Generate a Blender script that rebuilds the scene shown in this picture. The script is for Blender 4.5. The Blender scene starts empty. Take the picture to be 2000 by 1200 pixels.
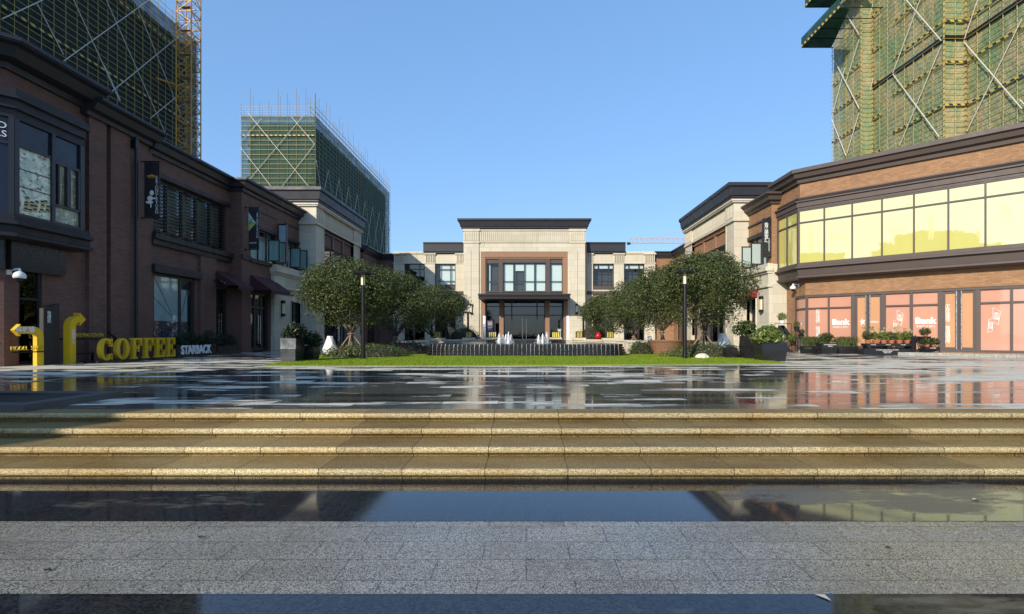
import bpy, math, random
from mathutils import Vector, Matrix
R = math.radians
random.seed(7)
SC = bpy.context.scene
COL = SC.collection

# ------------------------------------------------------------------ camera, sky, sun, exposure
cam_d = bpy.data.cameras.new("camera")
cam = bpy.data.objects.new("camera", cam_d); COL.objects.link(cam)
cam.location = (0, 0, 1.1)
cam.rotation_euler = (R(90), 0, 0)
cam_d.sensor_width = 36.0
cam_d.lens = 18.0
cam_d.shift_x = -0.014
cam_d.shift_y = 0.0265
cam_d.clip_end = 6000
SC.camera = cam

SUN_AZ, SUN_EL = R(33), R(24)          # light travels towards (+sin az, +cos az)
ldir = Vector((math.sin(SUN_AZ) * math.cos(SUN_EL), math.cos(SUN_AZ) * math.cos(SUN_EL), -math.sin(SUN_EL)))
world = bpy.data.worlds.new("World"); SC.world = world
world.use_nodes = True
wnt = world.node_tree
bg = wnt.nodes["Background"]
sky = wnt.nodes.new("ShaderNodeTexSky")
sky.sky_type = 'NISHITA'
sky.sun_disc = False
sky.sun_elevation = SUN_EL
sky.sun_rotation = math.atan2(-ldir.x, -ldir.y)
sky.air_density = 1.0; sky.dust_density = 1.2; sky.ozone_density = 2.0
hs = wnt.nodes.new("ShaderNodeHueSaturation")
hs.inputs['Saturation'].default_value = 1.2
hs.inputs['Value'].default_value = 1.3
gm = wnt.nodes.new("ShaderNodeGamma"); gm.inputs[1].default_value = .45
tint = wnt.nodes.new("ShaderNodeMix"); tint.data_type = 'RGBA'; tint.blend_type = 'MULTIPLY'; tint.inputs[0].default_value = 1.0
tint.inputs[7].default_value = (1.42, 1.95, 2.7, 1)
wnt.links.new(sky.outputs[0], hs.inputs['Color']); wnt.links.new(hs.outputs[0], gm.inputs[0])
wnt.links.new(gm.outputs[0], tint.inputs[6]); wnt.links.new(tint.outputs[2], bg.inputs[0])
bg.inputs[1].default_value = 0.15
sun_d = bpy.data.lights.new("sun", 'SUN')
sun_d.energy = 4.7
sun_d.angle = R(0.5)
sun_d.color = (1.0, 0.90, 0.74)
sun = bpy.data.objects.new("sun", sun_d); COL.objects.link(sun)
sun.location = (-40, -60, 60)
sun.rotation_euler = ldir.to_track_quat('-Z', 'Y').to_euler()
SC.view_settings.view_transform = 'Standard'
SC.view_settings.look = 'None'
SC.view_settings.exposure = 0.15
SC.view_settings.gamma = 1.0
SC.cycles.max_bounces = 8
SC.cycles.transparent_max_bounces = 12

# ------------------------------------------------------------------ helpers
def P(px, py, Y):
    """point of the photograph (2000 x 1200) at a known distance along the street axis"""
    return Vector(((px - 1028) * Y / 1000.0, Y, 1.1 + (653 - py) * Y / 1000.0))

class MB:
    def __init__(s): s.v = []; s.f = []
    def quad(s, *p):
        n = len(s.v); s.v += [tuple(q) for q in p]; s.f.append(tuple(range(n, n + len(p))))
    def box(s, x0, x1, y0, y1, z0, z1):
        s.hexa([(x0, y0), (x1, y0), (x1, y1), (x0, y1)], z0, z1)
    def hexa(s, poly, z0, z1): s.prism(poly, z0, z1)
    def prism(s, poly, z0, z1, poly_top=None):
        a = sum(poly[i][0] * poly[(i + 1) % len(poly)][1] - poly[(i + 1) % len(poly)][0] * poly[i][1] for i in range(len(poly)))
        top = poly_top or poly
        if a < 0: poly = poly[::-1]; top = top[::-1]
        n = len(s.v); k = len(poly)
        s.v += [(x, y, z0) for x, y in poly] + [(x, y, z1) for x, y in top]
        s.f.append(tuple(range(n + k - 1, n - 1, -1))); s.f.append(tuple(range(n + k, n + 2 * k)))
        for i in range(k):
            j = (i + 1) % k; s.f.append((n + i, n + j, n + k + j, n + k + i))
    def tube(s, p, q, r0, r1=None, n=6, caps=True):
        r1 = r0 if r1 is None else r1
        p, q = Vector(p), Vector(q); d = q - p
        if d.length < 1e-6: return
        d.normalize()
        a = d.orthogonal().normalized()
        if abs(d.z) < .9: a = d.cross(Vector((0, 0, 1))).normalized()
        b = d.cross(a)
        m = len(s.v)
        for c, r in ((p, r0), (q, r1)):
            for i in range(n):
                t = 2 * math.pi * (i + .5) / n
                s.v.append(tuple(c + a * (math.cos(t) * r) + b * (math.sin(t) * r)))
        for i in range(n):
            j = (i + 1) % n; s.f.append((m + i, m + j, m + n + j, m + n + i))
        if caps:
            s.f.append(tuple(range(m + n - 1, m - 1, -1))); s.f.append(tuple(range(m + n, m + 2 * n)))
    def path(s, pts, radii, n=6):
        for i in range(len(pts) - 1): s.tube(pts[i], pts[i + 1], radii[i], radii[i + 1], n)
    def lathe(s, prof, c=(0, 0, 0), n=20):
        m = len(s.v)
        for r, z in prof:
            for i in range(n):
                t = 2 * math.pi * i / n
                s.v.append((c[0] + r * math.cos(t), c[1] + r * math.sin(t), c[2] + z))
        for k in range(len(prof) - 1):
            for i in range(n):
                j = (i + 1) % n
                s.f.append((m + k * n + i, m + k * n + j, m + (k + 1) * n + j, m + (k + 1) * n + i))
        s.f.append(tuple(range(m + n - 1, m - 1, -1)))
        e = m + (len(prof) - 1) * n; s.f.append(tuple(range(e, e + n)))
    def ell(s, c, r, nu=14, nv=8, jit=0.0):
        m = len(s.v)
        for k in range(nv + 1):
            ph = math.pi * k / nv - math.pi / 2
            for i in range(nu):
                t = 2 * math.pi * i / nu; w = 1 + random.uniform(-jit, jit)
                s.v.append((c[0] + r[0] * math.cos(ph) * math.cos(t) * w, c[1] + r[1] * math.cos(ph) * math.sin(t) * w, c[2] + r[2] * math.sin(ph) * w))
        for k in range(nv):
            for i in range(nu):
                j = (i + 1) % nu
                s.f.append((m + k * nu + i, m + k * nu + j, m + (k + 1) * nu + j, m + (k + 1) * nu + i))
    def sweep(s, path, prof, flip=False):
        """closed (d, z) profile swept along a plan path with mitred corners; d goes to the right of the path (left if flip)"""
        k = len(path); sg = -1 if flip else 1
        nor = []
        for i in range(k - 1):
            dx, dy = path[i + 1][0] - path[i][0], path[i + 1][1] - path[i][1]
            L = math.hypot(dx, dy); nor.append((sg * dy / L, -sg * dx / L))
        m = len(s.v); q = len(prof)
        for i in range(k):
            if i == 0: o = nor[0]
            elif i == k - 1: o = nor[-1]
            else:
                a, b = nor[i - 1], nor[i]
                dd = 1 + a[0] * b[0] + a[1] * b[1]
                o = ((a[0] + b[0]) / dd, (a[1] + b[1]) / dd)
            for d, z in prof: s.v.append((path[i][0] + o[0] * d, path[i][1] + o[1] * d, z))
        for i in range(k - 1):
            for j in range(q):
                j2 = (j + 1) % q
                f = (m + i * q + j, m + i * q + j2, m + (i + 1) * q + j2, m + (i + 1) * q + j)
                s.f.append(f if not flip else f[::-1])
        s.f.append(tuple(range(m, m + q))); s.f.append(tuple(range(m + (k - 1) * q + q - 1, m + (k - 1) * q - 1, -1)))
    def build(s, name, mat, parent=None, loc=None, smooth=False, local=False, uv=True):
        me = bpy.data.meshes.new(name)
        off = Vector((0, 0, 0))
        if parent is not None and not local:
            p = parent
            while p is not None: off += p.location; p = p.parent
        elif loc is not None and not local: off = Vector(loc)
        ox, oy, oz = off
        me.from_pydata([(a - ox, b - oy, c - oz) for a, b, c in s.v], [], s.f)
        if uv:
            l = me.uv_layers.new(name="uv").data
            vs = s.v
            for p in me.polygons:
                n = p.normal
                if abs(n.z) > .8:
                    for li in p.loop_indices:
                        v = vs[me.loops[li].vertex_index]; l[li].uv = (v[0], v[1])
                else:
                    t = Vector((-n.y, n.x, 0)); t.normalize()
                    for li in p.loop_indices:
                        v = vs[me.loops[li].vertex_index]; l[li].uv = (v[0] * t.x + v[1] * t.y, v[2])
        if mat: me.materials.append(mat)
        if smooth: me.polygons.foreach_set("use_smooth", [True] * len(me.polygons))
        o = bpy.data.objects.new(name, me); COL.objects.link(o)
        if parent is not None: o.parent = parent
        elif loc is not None: o.location = loc
        return o

class Fr:
    """facade frame: s along the wall, d outwards, z up"""
    def __init__(f, o, u, n): f.o = o; f.u = u; f.n = n
    def p(f, s, d): return (f.o[0] + f.u[0] * s + f.n[0] * d, f.o[1] + f.u[1] * s + f.n[1] * d)
    def p3(f, s, d, z): return f.p(s, d) + (z,)
    def box(f, m, s0, s1, d0, d1, z0, z1):
        m.prism([f.p(s0, d0), f.p(s1, d0), f.p(s1, d1), f.p(s0, d1)], z0, z1)
    def wall(f, m, s0, s1, z0, z1, holes=(), d=0.0, depth=.42, ends=(1, 1)):
        ss = sorted({s0, s1} | {min(max(x, s0), s1) for h in holes for x in h[:2]})
        zs = sorted({z0, z1} | {min(max(x, z0), z1) for h in holes for x in h[2:4]})
        up = (f.u[0] * f.n[1] - f.u[1] * f.n[0]) < 0
        def q(*p):
            m.quad(*(p if up else p[::-1]))
        for i in range(len(ss) - 1):
            for j in range(len(zs) - 1):
                cs, cz = (ss[i] + ss[i + 1]) / 2, (zs[j] + zs[j + 1]) / 2
                if any(h[0] < cs < h[1] and h[2] < cz < h[3] for h in holes): continue
                q(f.p3(ss[i], d, zs[j]), f.p3(ss[i + 1], d, zs[j]), f.p3(ss[i + 1], d, zs[j + 1]), f.p3(ss[i], d, zs[j + 1]))
        for h in list(holes) + [None]:
            if h is None:
                a, b, c, e = s0, s1, z0, z1
                if ends[0]: m.quad(f.p3(a, d, c), f.p3(a, d, e), f.p3(a, d - depth, e), f.p3(a, d - depth, c))
                if ends[1]: m.quad(f.p3(b, d, c), f.p3(b, d, e), f.p3(b, d - depth, e), f.p3(b, d - depth, c))
                m.quad(f.p3(a, d, e), f.p3(b, d, e), f.p3(b, d - depth, e), f.p3(a, d - depth, e))
            else:
                a, b, c, e = h[:4]
                for (s_, t_) in (((a, c), (b, c)), ((b, c), (b, e)), ((b, e), (a, e)), ((a, e), (a, c))):
                    m.quad(f.p3(s_[0], d, s_[1]), f.p3(s_[0], d - depth, s_[1]), f.p3(t_[0], d - depth, t_[1]), f.p3(t_[0], d, t_[1]))
    def rect(f, m, s0, s1, z0, z1, d):
        up = (f.u[0] * f.n[1] - f.u[1] * f.n[0]) < 0
        p = [f.p3(s0, d, z0), f.p3(s1, d, z0), f.p3(s1, d, z1), f.p3(s0, d, z1)]
        m.quad(*(p if up else p[::-1]))

def tag(o, label=None, cat=None, group=None, kind=None):
    if label: o['label'] = label
    if cat: o['category'] = cat
    if group: o['group'] = group
    if kind: o['kind'] = kind
    return o
def thing(name, label, cat, loc=(0, 0, 0), group=None, rz=0.0):
    o = bpy.data.objects.new(name, None); COL.objects.link(o)
    o.empty_display_size = .3
    o.location = loc; o.rotation_euler = (0, 0, rz)
    return tag(o, label, cat, group)
def copy_tree(o, loc=None, rz=None, label=None, parent=None, scale=None):
    c = o.copy(); COL.objects.link(c); c.parent = parent
    if loc is not None: c.location = loc
    if rz is not None: c.rotation_euler = (0, 0, rz)
    if scale is not None: c.scale = scale if hasattr(scale, '__len__') else (scale,) * 3
    if label: c['label'] = label
    for ch in list(o.children): copy_tree(ch, parent=c)
    return c
DG = None
def text(name, body, size, pos, n, mat, parent=None, ext=.004, align='CENTER', bold=0.0, sx=1.0, line=1.0, up=(0, 0, 1), space=1.0):
    cu = bpy.data.curves.new(name, 'FONT'); cu.body = body; cu.size = size
    cu.align_x = align; cu.align_y = 'CENTER'; cu.extrude = ext; cu.offset = bold; cu.space_line = line
    cu.space_character = space; cu.resolution_u = 3
    ob = bpy.data.objects.new(name, cu); COL.objects.link(ob)
    bpy.context.view_layer.update()
    dg = bpy.context.evaluated_depsgraph_get()
    me = bpy.data.meshes.new_from_object(ob.evaluated_get(dg))
    bpy.data.objects.remove(ob); bpy.data.curves.remove(cu)
    n = Vector(n).normalized(); u = Vector(up).normalized(); r = u.cross(n)
    off = Vector((0, 0, 0)); p = parent
    while p is not None: off += p.location; p = p.parent
    M = Matrix(((r.x * sx, u.x, n.x, pos[0] - off.x), (r.y * sx, u.y, n.y, pos[1] - off.y), (r.z * sx, u.z, n.z, pos[2] - off.z), (0, 0, 0, 1)))
    me.transform(M); me.name = name
    me.materials.clear(); me.materials.append(mat)
    o = bpy.data.objects.new(name, me); COL.objects.link(o)
    if parent is not None: o.parent = parent
    return o

# ------------------------------------------------------------------ materials
MATS = {}
class NT:
    def __init__(s, name):
        m = bpy.data.materials.new(name); m.use_nodes = True
        s.m = m; s.t = m.node_tree; s.b = s.t.nodes["Principled BSDF"]; s.out = s.t.nodes["Material Output"]
    def n(s, typ, **kw):
        x = s.t.nodes.new(typ)
        for k, v in kw.items():
            if k.startswith('i_'): s.set(x, k[2:].replace('_', ' '), v)
            elif k[0] == 'I' and k[1:].isdigit(): s.set(x, int(k[1:]), v)
            else: setattr(x, k, v)
        return x
    def set(s, x, key, v):
        i = x.inputs[key]
        if hasattr(v, 'is_output') or hasattr(v, 'links'): s.t.links.new(v, i)
        else: i.default_value = v
    def L(s, a, b): s.t.links.new(a, b)
    def math(s, op, a, b=None, clamp=False):
        x = s.n("ShaderNodeMath", operation=op, use_clamp=clamp); s.set(x, 0, a)
        if b is not None: s.set(x, 1, b)
        return x.outputs[0]
    def mix(s, f, a, b, blend='MIX'):
        x = s.n("ShaderNodeMix", data_type='RGBA', blend_type=blend); s.set(x, 0, f)
        s.set(x, 6, a if hasattr(a, 'links') else tuple(a) + ((1,) if len(a) == 3 else ()))
        s.set(x, 7, b if hasattr(b, 'links') else tuple(b) + ((1,) if len(b) == 3 else ()))
        return x.outputs[2]
    def noise(s, vec, scale, detail=3, rough=.55, dist=0.0):
        x = s.n("ShaderNodeTexNoise"); s.L(vec, x.inputs['Vector']); x.inputs['Scale'].default_value = scale
        x.inputs['Detail'].default_value = detail; x.inputs['Roughness'].default_value = rough; x.inputs['Distortion'].default_value = dist
        return x.outputs['Fac']
    def ramp(s, f, *stops):
        x = s.n("ShaderNodeValToRGB"); s.L(f, x.inputs[0]); e = x.color_ramp.elements
        while len(e) < len(stops): e.new(.5)
        for i, (p, c) in enumerate(stops):
            e[i].position = p
            e[i].color = (c, c, c, 1) if not hasattr(c, '__len__') else tuple(c) + (1,)
        return x.outputs[0]
    def mapr(s, f, a, b, c, d):
        x = s.n("ShaderNodeMapRange"); s.L(f, x.inputs[0])
        for i, v in enumerate((a, b, c, d)): x.inputs[1 + i].default_value = v
        return x.outputs[0]
    def pos(s): return s.n("ShaderNodeNewGeometry").outputs['Position']
    def uv(s): return s.n("ShaderNodeUVMap", uv_map="uv").outputs[0]
    def scale(s, vec, sc):
        x = s.n("ShaderNodeMapping"); s.L(vec, x.inputs[0]); x.inputs['Scale'].default_value = sc; return x.outputs[0]
    def bump(s, h, strength=.3, dist=.02):
        x = s.n("ShaderNodeBump"); s.L(h, x.inputs['Height']); x.inputs['Strength'].default_value = strength; x.inputs['Distance'].default_value = dist
        s.L(x.outputs[0], s.b.inputs['Normal']); return x.outputs[0]
    def P(s, **kw):
        for k, v in kw.items(): s.set(s.b, k.replace('_', ' '), (tuple(v) + (1,)) if isinstance(v, tuple) and len(v) == 3 else v)

def plain(name, c, rough=.5, metal=0.0, var=.12, nscale=3.0, bump=0.0, spec=.5):
    t = NT(name)
    p = t.pos()
    f = t.noise(p, nscale, 5, .6)
    c2 = tuple(max(0, x * (1 - var)) for x in c); c3 = tuple(min(1, x * (1 + var)) for x in c)
    t.P(Base_Color=t.mix(f, c2, c3), Metallic=metal)
    t.set(t.b, 'Roughness', t.mapr(t.noise(p, nscale * 2.3, 3), .3, .7, max(0, rough - .08), min(1, rough + .08)))
    t.b.inputs['Specular IOR Level'].default_value = spec
    if bump: t.bump(t.noise(p, nscale * 12, 3), bump, .01)
    MATS[name] = t.m
    return t.m
def brick(name, c1, c2, mortar):
    t = NT(name); uv = t.uv()
    x = t.n("ShaderNodeTexBrick", offset=.5); t.L(uv, x.inputs['Vector'])
    for k, v in (('Scale', 1.0), ('Mortar Size', .007), ('Mortar Smooth', .1), ('Bias', 0.0), ('Brick Width', .24), ('Row Height', .076)): x.inputs[k].default_value = v
    x.inputs['Color1'].default_value = tuple(c1) + (1,); x.inputs['Color2'].default_value = tuple(c2) + (1,); x.inputs['Mortar'].default_value = tuple(mortar) + (1,)
    big = t.noise(t.pos(), .7, 4, .6); fine = t.noise(t.pos(), 18, 3)
    col = t.mix(t.mapr(big, .35, .7, 0, .35), x.outputs['Color'], (.6, .6, .6), 'MULTIPLY')
    col = t.mix(t.mapr(fine, .3, .7, 0, .3), col, (.7, .66, .62), 'MULTIPLY')
    streak = t.noise(t.scale(t.pos(), (1.6, 1.6, .12)), 1.5, 4, .6)
    col = t.mix(t.mapr(streak, .55, .75, 0, .3), col, (.5, .48, .46), 'MULTIPLY')
    t.P(Base_Color=col, Roughness=.75)
    t.bump(t.math('SUBTRACT', 1.0, x.outputs['Fac']), .5, .012)
    MATS[name] = t.m; return t.m
def stone(name, c, joint=True):
    t = NT(name); uv = t.uv()
    x = t.n("ShaderNodeTexBrick", offset=.5); t.L(uv, x.inputs['Vector'])
    for k, v in (('Scale', 1.0), ('Mortar Size', .006), ('Mortar Smooth', .1), ('Bias', 0.0), ('Brick Width', 1.2), ('Row Height', .62)): x.inputs[k].default_value = v
    a = tuple(v * .92 for v in c); b = tuple(min(1, v * 1.05) for v in c)
    x.inputs['Color1'].default_value = a + (1,); x.inputs['Color2'].default_value = b + (1,); x.inputs['Mortar'].default_value = tuple(v * .5 for v in c) + (1,)
    p = t.pos()
    col = t.mix(t.mapr(t.noise(p, 40, 4), .35, .7, 0, .25), x.outputs['Color'], (.75, .72, .66), 'MULTIPLY')
    st = t.noise(t.scale(p, (2.2, 2.2, .18)), 1.3, 5, .65)
    col = t.mix(t.mapr(st, .5, .8, 0, .45), col, (.62, .58, .5), 'MULTIPLY')
    col = t.mix(t.mapr(t.noise(p, .35, 3), .4, .7, 0, .2), col, (.8, .76, .68), 'MULTIPLY')
    t.P(Base_Color=col, Roughness=.7)
    t.bump(t.math('SUBTRACT', 1.0, x.outputs['Fac']), .3, .01)
    MATS[name] = t.m; return t.m
def glass(name, tint=(.55, .62, .62), amt=.0):
    t = NT(name)
    lw = t.n("ShaderNodeLayerWeight"); lw.inputs[0].default_value = .5
    fr = t.math('ADD', t.math('MULTIPLY', t.math('POWER', lw.outputs['Facing'], 3.5), .85), .06)
    gl = t.n("ShaderNodeBsdfGlossy"); gl.inputs['Roughness'].default_value = .015; gl.inputs['Color'].default_value = (1, 1, 1, 1)
    bp = t.n("ShaderNodeBump"); bp.inputs['Strength'].default_value = .06; bp.inputs['Distance'].default_value = .05
    t.L(t.noise(t.pos(), .9, 2), bp.inputs['Height']); t.L(bp.outputs[0], gl.inputs['Normal'])
    tr = t.n("ShaderNodeBsdfTransparent"); tr.inputs[0].default_value = tuple(tint) + (1,)
    mx = t.n("ShaderNodeMixShader"); t.L(t.math('ADD', fr, amt, True), mx.inputs[0]); t.L(tr.outputs[0], mx.inputs[1]); t.L(gl.outputs[0], mx.inputs[2])
    t.L(mx.outputs[0], t.out.inputs[0]); MATS[name] = t.m; return t.m
def film(name, c, rough=.25, var=.1, coat=.6, mirror=0.0):
    t = NT(name); p = t.pos()
    f = t.noise(t.scale(p, (1, 1, .5)), .9, 4, .6)
    col = t.mix(f, tuple(v * (1 - var) for v in c), tuple(min(1, v * (1 + var)) for v in c))
    t.P(Base_Color=col, Roughness=.55)
    t.b.inputs['Coat Weight'].default_value = coat; t.b.inputs['Coat Roughness'].default_value = .02; t.b.inputs['Coat IOR'].default_value = 1.5
    nb = t.bump(t.noise(p, 1.4, 2), .03, .05)
    if mirror:
        gl = t.n("ShaderNodeBsdfGlossy"); gl.inputs['Roughness'].default_value = .02; t.L(nb, gl.inputs['Normal'])
        mx = t.n("ShaderNodeMixShader"); mx.inputs[0].default_value = mirror
        t.L(t.b.outputs[0], mx.inputs[1]); t.L(gl.outputs[0], mx.inputs[2]); t.L(mx.outputs[0], t.out.inputs[0])
    MATS[name] = t.m; return t.m
def leaf(name, dark, light, rough=.38, transl=.25, spec=.5):
    t = NT(name)
    g = t.n("ShaderNodeNewGeometry"); rnd = g.outputs['Random Per Island']
    col = t.mix(rnd, dark, light)
    col = t.mix(t.mapr(t.noise(g.outputs['Position'], 1.1, 3), .4, .65, 0, .45), col, (.55, .62, .4), 'MULTIPLY')
    t.P(Base_Color=col, Roughness=rough); t.b.inputs['Specular IOR Level'].default_value = spec
    tl = t.n("ShaderNodeBsdfTranslucent"); t.L(t.mix(.5, col, (light[0] * 1.3, light[1] * 1.3, light[2] * .6)), tl.inputs[0])
    mx = t.n("ShaderNodeMixShader"); mx.inputs[0].default_value = transl
    t.L(t.b.outputs[0], mx.inputs[1]); t.L(tl.outputs[0], mx.inputs[2]); t.L(mx.outputs[0], t.out.inputs[0])
    MATS[name] = t.m; return t.m

BRL = brick('brick_shade_dark', (.205, .098, .072), (.145, .07, .054), (.11, .08, .066))  # left brick, its colour darkened to deepen the shade on that side
BRR = brick('brick_orange', (.40, .215, .10), (.29, .145, .07), (.24, .17, .11))
CREAM = stone('cream_stone', (.60, .55, .435))
TRIM = plain('dark_trim', (.030, .026, .029), .5, 0, .15, 1.2, 0.0, .3)
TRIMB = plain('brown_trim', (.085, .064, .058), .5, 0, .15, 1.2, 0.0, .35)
ROOFM = plain('roof_metal', (.036, .036, .043), .45, .1, .12, .8, 0.0, .35)
FRAME = plain('window_frame', (.035, .033, .036), .35, .2, .1, 4)
BLACK = plain('black_metal', (.012, .012, .014), .35, .3, .2, 6)
BLKBOX = plain('black_planter', (.018, .018, .02), .3, .1, .2, 3)
STEEL = plain('brushed_steel', (.62, .64, .66), .28, .9, .08, 5)
INTER = plain('interior_dark', (.035, .034, .036), .8, 0, .3, .8)
BLIND = plain('white_blind', (.66, .72, .70), .7, 0, .06, 2)
GLASS = glass('window_glass', (.86, .92, .92))
GLASSD = glass('window_glass_dark', (.13, .14, .16), .02)
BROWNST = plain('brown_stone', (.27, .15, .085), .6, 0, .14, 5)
MAROON = plain('maroon_canvas', (.055, .012, .016), .8, 0, .2, 3)
WHITE = plain('white_paint', (.8, .8, .8), .45, 0, .04, 4)
WHITEL = plain('white_lettering', (.82, .82, .80), .5, 0, .03, 4)
YELLOW = plain('yellow_paint', (.70, .45, .018), .42, 0, .2, 2.2)
ORANGE = plain('crane_yellow', (.55, .27, .025), .5, 0, .25, 1)
SCAFY = plain('scaffold_yellow', (.42, .31, .07), .5, 0, .25, 1.5)
SCAFM = plain('scaffold_tan', (.32, .24, .10), .5, 0, .25, 1.5)
SCAFW = plain('brace_white', (.58, .56, .48), .5, 0, .12, 1.5)
SCAFR = plain('scaffold_rust', (.30, .22, .16), .6, 0, .3, 2)
CONC = plain('concrete', (.22, .19, .16), .85, 0, .3, .6)
CANDLE = plain('lamp_opal', (.75, .68, .45), .4, 0, .05, 4)
LATY = plain('lantern_yellow', (.75, .62, .12), .4, 0, .06, 5)
TERRA = plain('terracotta', (.42, .13, .06), .7, 0, .2, 8)
REDL = plain('red_glaze', (.5, .015, .012), .25, 0, .1, 6)
SOIL = plain('soil', (.035, .026, .018), .9, 0, .35, 9)
BARK = plain('bark', (.13, .10, .075), .85, 0, .35, 9, .5)
POLE = plain('pole_wood', (.30, .21, .13), .75, 0, .3, 6)
WICKER = plain('brown_planter_clay', (.22, .115, .07), .7, 0, .25, 6, .4)
ROCK = plain('pale_rock', (.62, .60, .48), .8, 0, .2, 4, .6)
FILMY = film('yellow_window_film', (.68, .64, .15), coat=.3, mirror=.33)
FILMP = film('pink_window_film', (.55, .262, .175), var=.14, coat=.3, mirror=.09)
FILMO = film('orange_door_film', (.55, .275, .13), var=.14, coat=.3, mirror=.09)
LEAF1 = leaf('tree_leaf', (.028, .046, .014), (.125, .15, .038), .45)
LEAF2 = leaf('hedge_leaf', (.03, .05, .015), (.09, .13, .03), .45)
LEAF6 = leaf('mound_leaf', (.05, .085, .018), (.15, .19, .045), .42)
LEAF3 = leaf('bright_shrub_leaf', (.07, .11, .02), (.22, .27, .06), .42)
LEAF4 = leaf('grassy_leaf', (.06, .09, .025), (.17, .20, .07), .45)
LEAF5 = leaf('dark_bush_leaf', (.012, .022, .01), (.035, .055, .02), .45)
FLOWER = leaf('cream_flower', (.45, .35, .12), (.75, .68, .42), .6)
LAWNB = leaf('lawn_blade', (.14, .22, .012), (.29, .36, .03), .6, .3, .2)

def m_lawn():
    t = NT('lawn_turf'); p = t.pos()
    a = t.noise(p, 26, 4, .7); b = t.noise(t.scale(p, (.5, 1.6, 1)), 1.0, 3)
    col = t.mix(a, (.13, .20, .01), (.28, .36, .02))
    col = t.mix(t.mapr(b, .4, .7, 0, .4), col, (.72, .78, .5), 'MULTIPLY')
    t.P(Base_Color=col, Roughness=.85); t.b.inputs['Specular IOR Level'].default_value = .15
    t.bump(a, .8, .03); return t.m
LAWN = m_lawn()

def m_granite(name, c_lo, c_hi, speck, rough, wet=.0, joint=None, jcol=.35, stain=None, slab=.82, edge=(.35, .65), dry=None, mort=.006, con=(.3, .52, .78), spec=.5, xdry=0.0):
    """speckled granite slabs; joint = (slab length, row depth, row offset)"""
    t = NT(name); p = t.pos()
    n1 = t.noise(p, speck, 2, .7); vo = t.n("ShaderNodeTexVoronoi"); t.L(p, vo.inputs['Vector']); vo.inputs['Scale'].default_value = speck * .55
    sp = t.math('ADD', t.math('MULTIPLY', n1, .6), t.math('MULTIPLY', t.n("ShaderNodeSeparateColor", I0=vo.outputs['Color']).outputs[0], .45))
    col = t.ramp(sp, (con[0], c_lo), (con[1], tuple((a + b) / 2 for a, b in zip(c_lo, c_hi))), (con[2], c_hi)); t.b.inputs['Specular IOR Level'].default_value = spec
    if stain:
        s = t.noise(t.scale(p, (.55, 1.5, 1.5)), 1.3, 5, .65)
        col = t.mix(t.mapr(s, .42, .72, 0, .7), col, stain, 'MULTIPLY')
    patch = t.noise(t.scale(p, (.35, 1.2, 1)), .9, 4, .6)
    h = sp
    if joint:
        x = t.n("ShaderNodeTexBrick", offset=.5, offset_frequency=2); mp = t.n("ShaderNodeMapping"); t.L(p, mp.inputs[0]); mp.inputs['Location'].default_value = (0, joint[2], 0); t.L(mp.outputs[0], x.inputs['Vector'])
        for k, v in (('Scale', 1.0), ('Mortar Size', mort), ('Mortar Smooth', .2), ('Bias', 0.0), ('Brick Width', joint[0]), ('Row Height', joint[1])): x.inputs[k].default_value = v
        x.inputs['Color1'].default_value = (slab, slab, slab, 1); x.inputs['Color2'].default_value = (1, 1, 1, 1); x.inputs['Mortar'].default_value = (jcol, jcol, jcol, 1)
        col = t.mix(1.0, col, x.outputs['Color'], 'MULTIPLY')
    ragged = t.math('ADD', patch, t.math('MULTIPLY', t.math('SUBTRACT', t.noise(t.scale(p, (1.2, 3, 1)), 4.0, 4, .65), .5), .22))
    if xdry:
        X = t.n("ShaderNodeSeparateXYZ", I0=p).outputs[0]
        ragged = t.math('ADD', ragged, t.mapr(X, 1.2, 4.6, 0, xdry))
    r = t.mapr(ragged, edge[0], edge[1], max(.02, rough - wet), rough)
    if dry: col = t.mix(t.mapr(ragged, edge[0], edge[1], 0, dry[0]), col, dry[1])
    t.P(Base_Color=col, Roughness=r)
    t.bump(h, .12 if rough - wet > .1 else .012, .006)
    MATS[name] = t.m; return t.m
STEPM = m_granite('step_granite', (.15, .115, .055), (.80, .66, .37), 300, .6, .2, (.9, 50, 20), .22, (.70, .50, .22), .74, con=(.36, .52, .70), spec=.25)
PALEG = m_granite('pale_granite', (.022, .021, .018), (.44, .41, .34), 330, .42, .2, (.62, .305, .06), .38, (.70, .66, .60), .84, (.42, .56), None, .005, con=(.40, .50, .64))
DARKG = m_granite('dark_granite', (.010, .011, .013), (.04, .041, .044), 120, .34, .31, (1.3, .62, .0), .5, None, .8, (.59, .67), (.8, (.085, .083, .075)), xdry=.075)
STEPT = m_granite('step_tread_granite', (.14, .095, .036), (.46, .33, .135), 300, .65, .2, (.9, 50, 20), .3, (.60, .42, .20), .72, con=(.36, .52, .70), spec=.15)
KERBG = m_granite('kerb_granite', (.16, .16, .15), (.42, .41, .38), 60, .55, .15, (1.0, 5, 0), .5)

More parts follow.
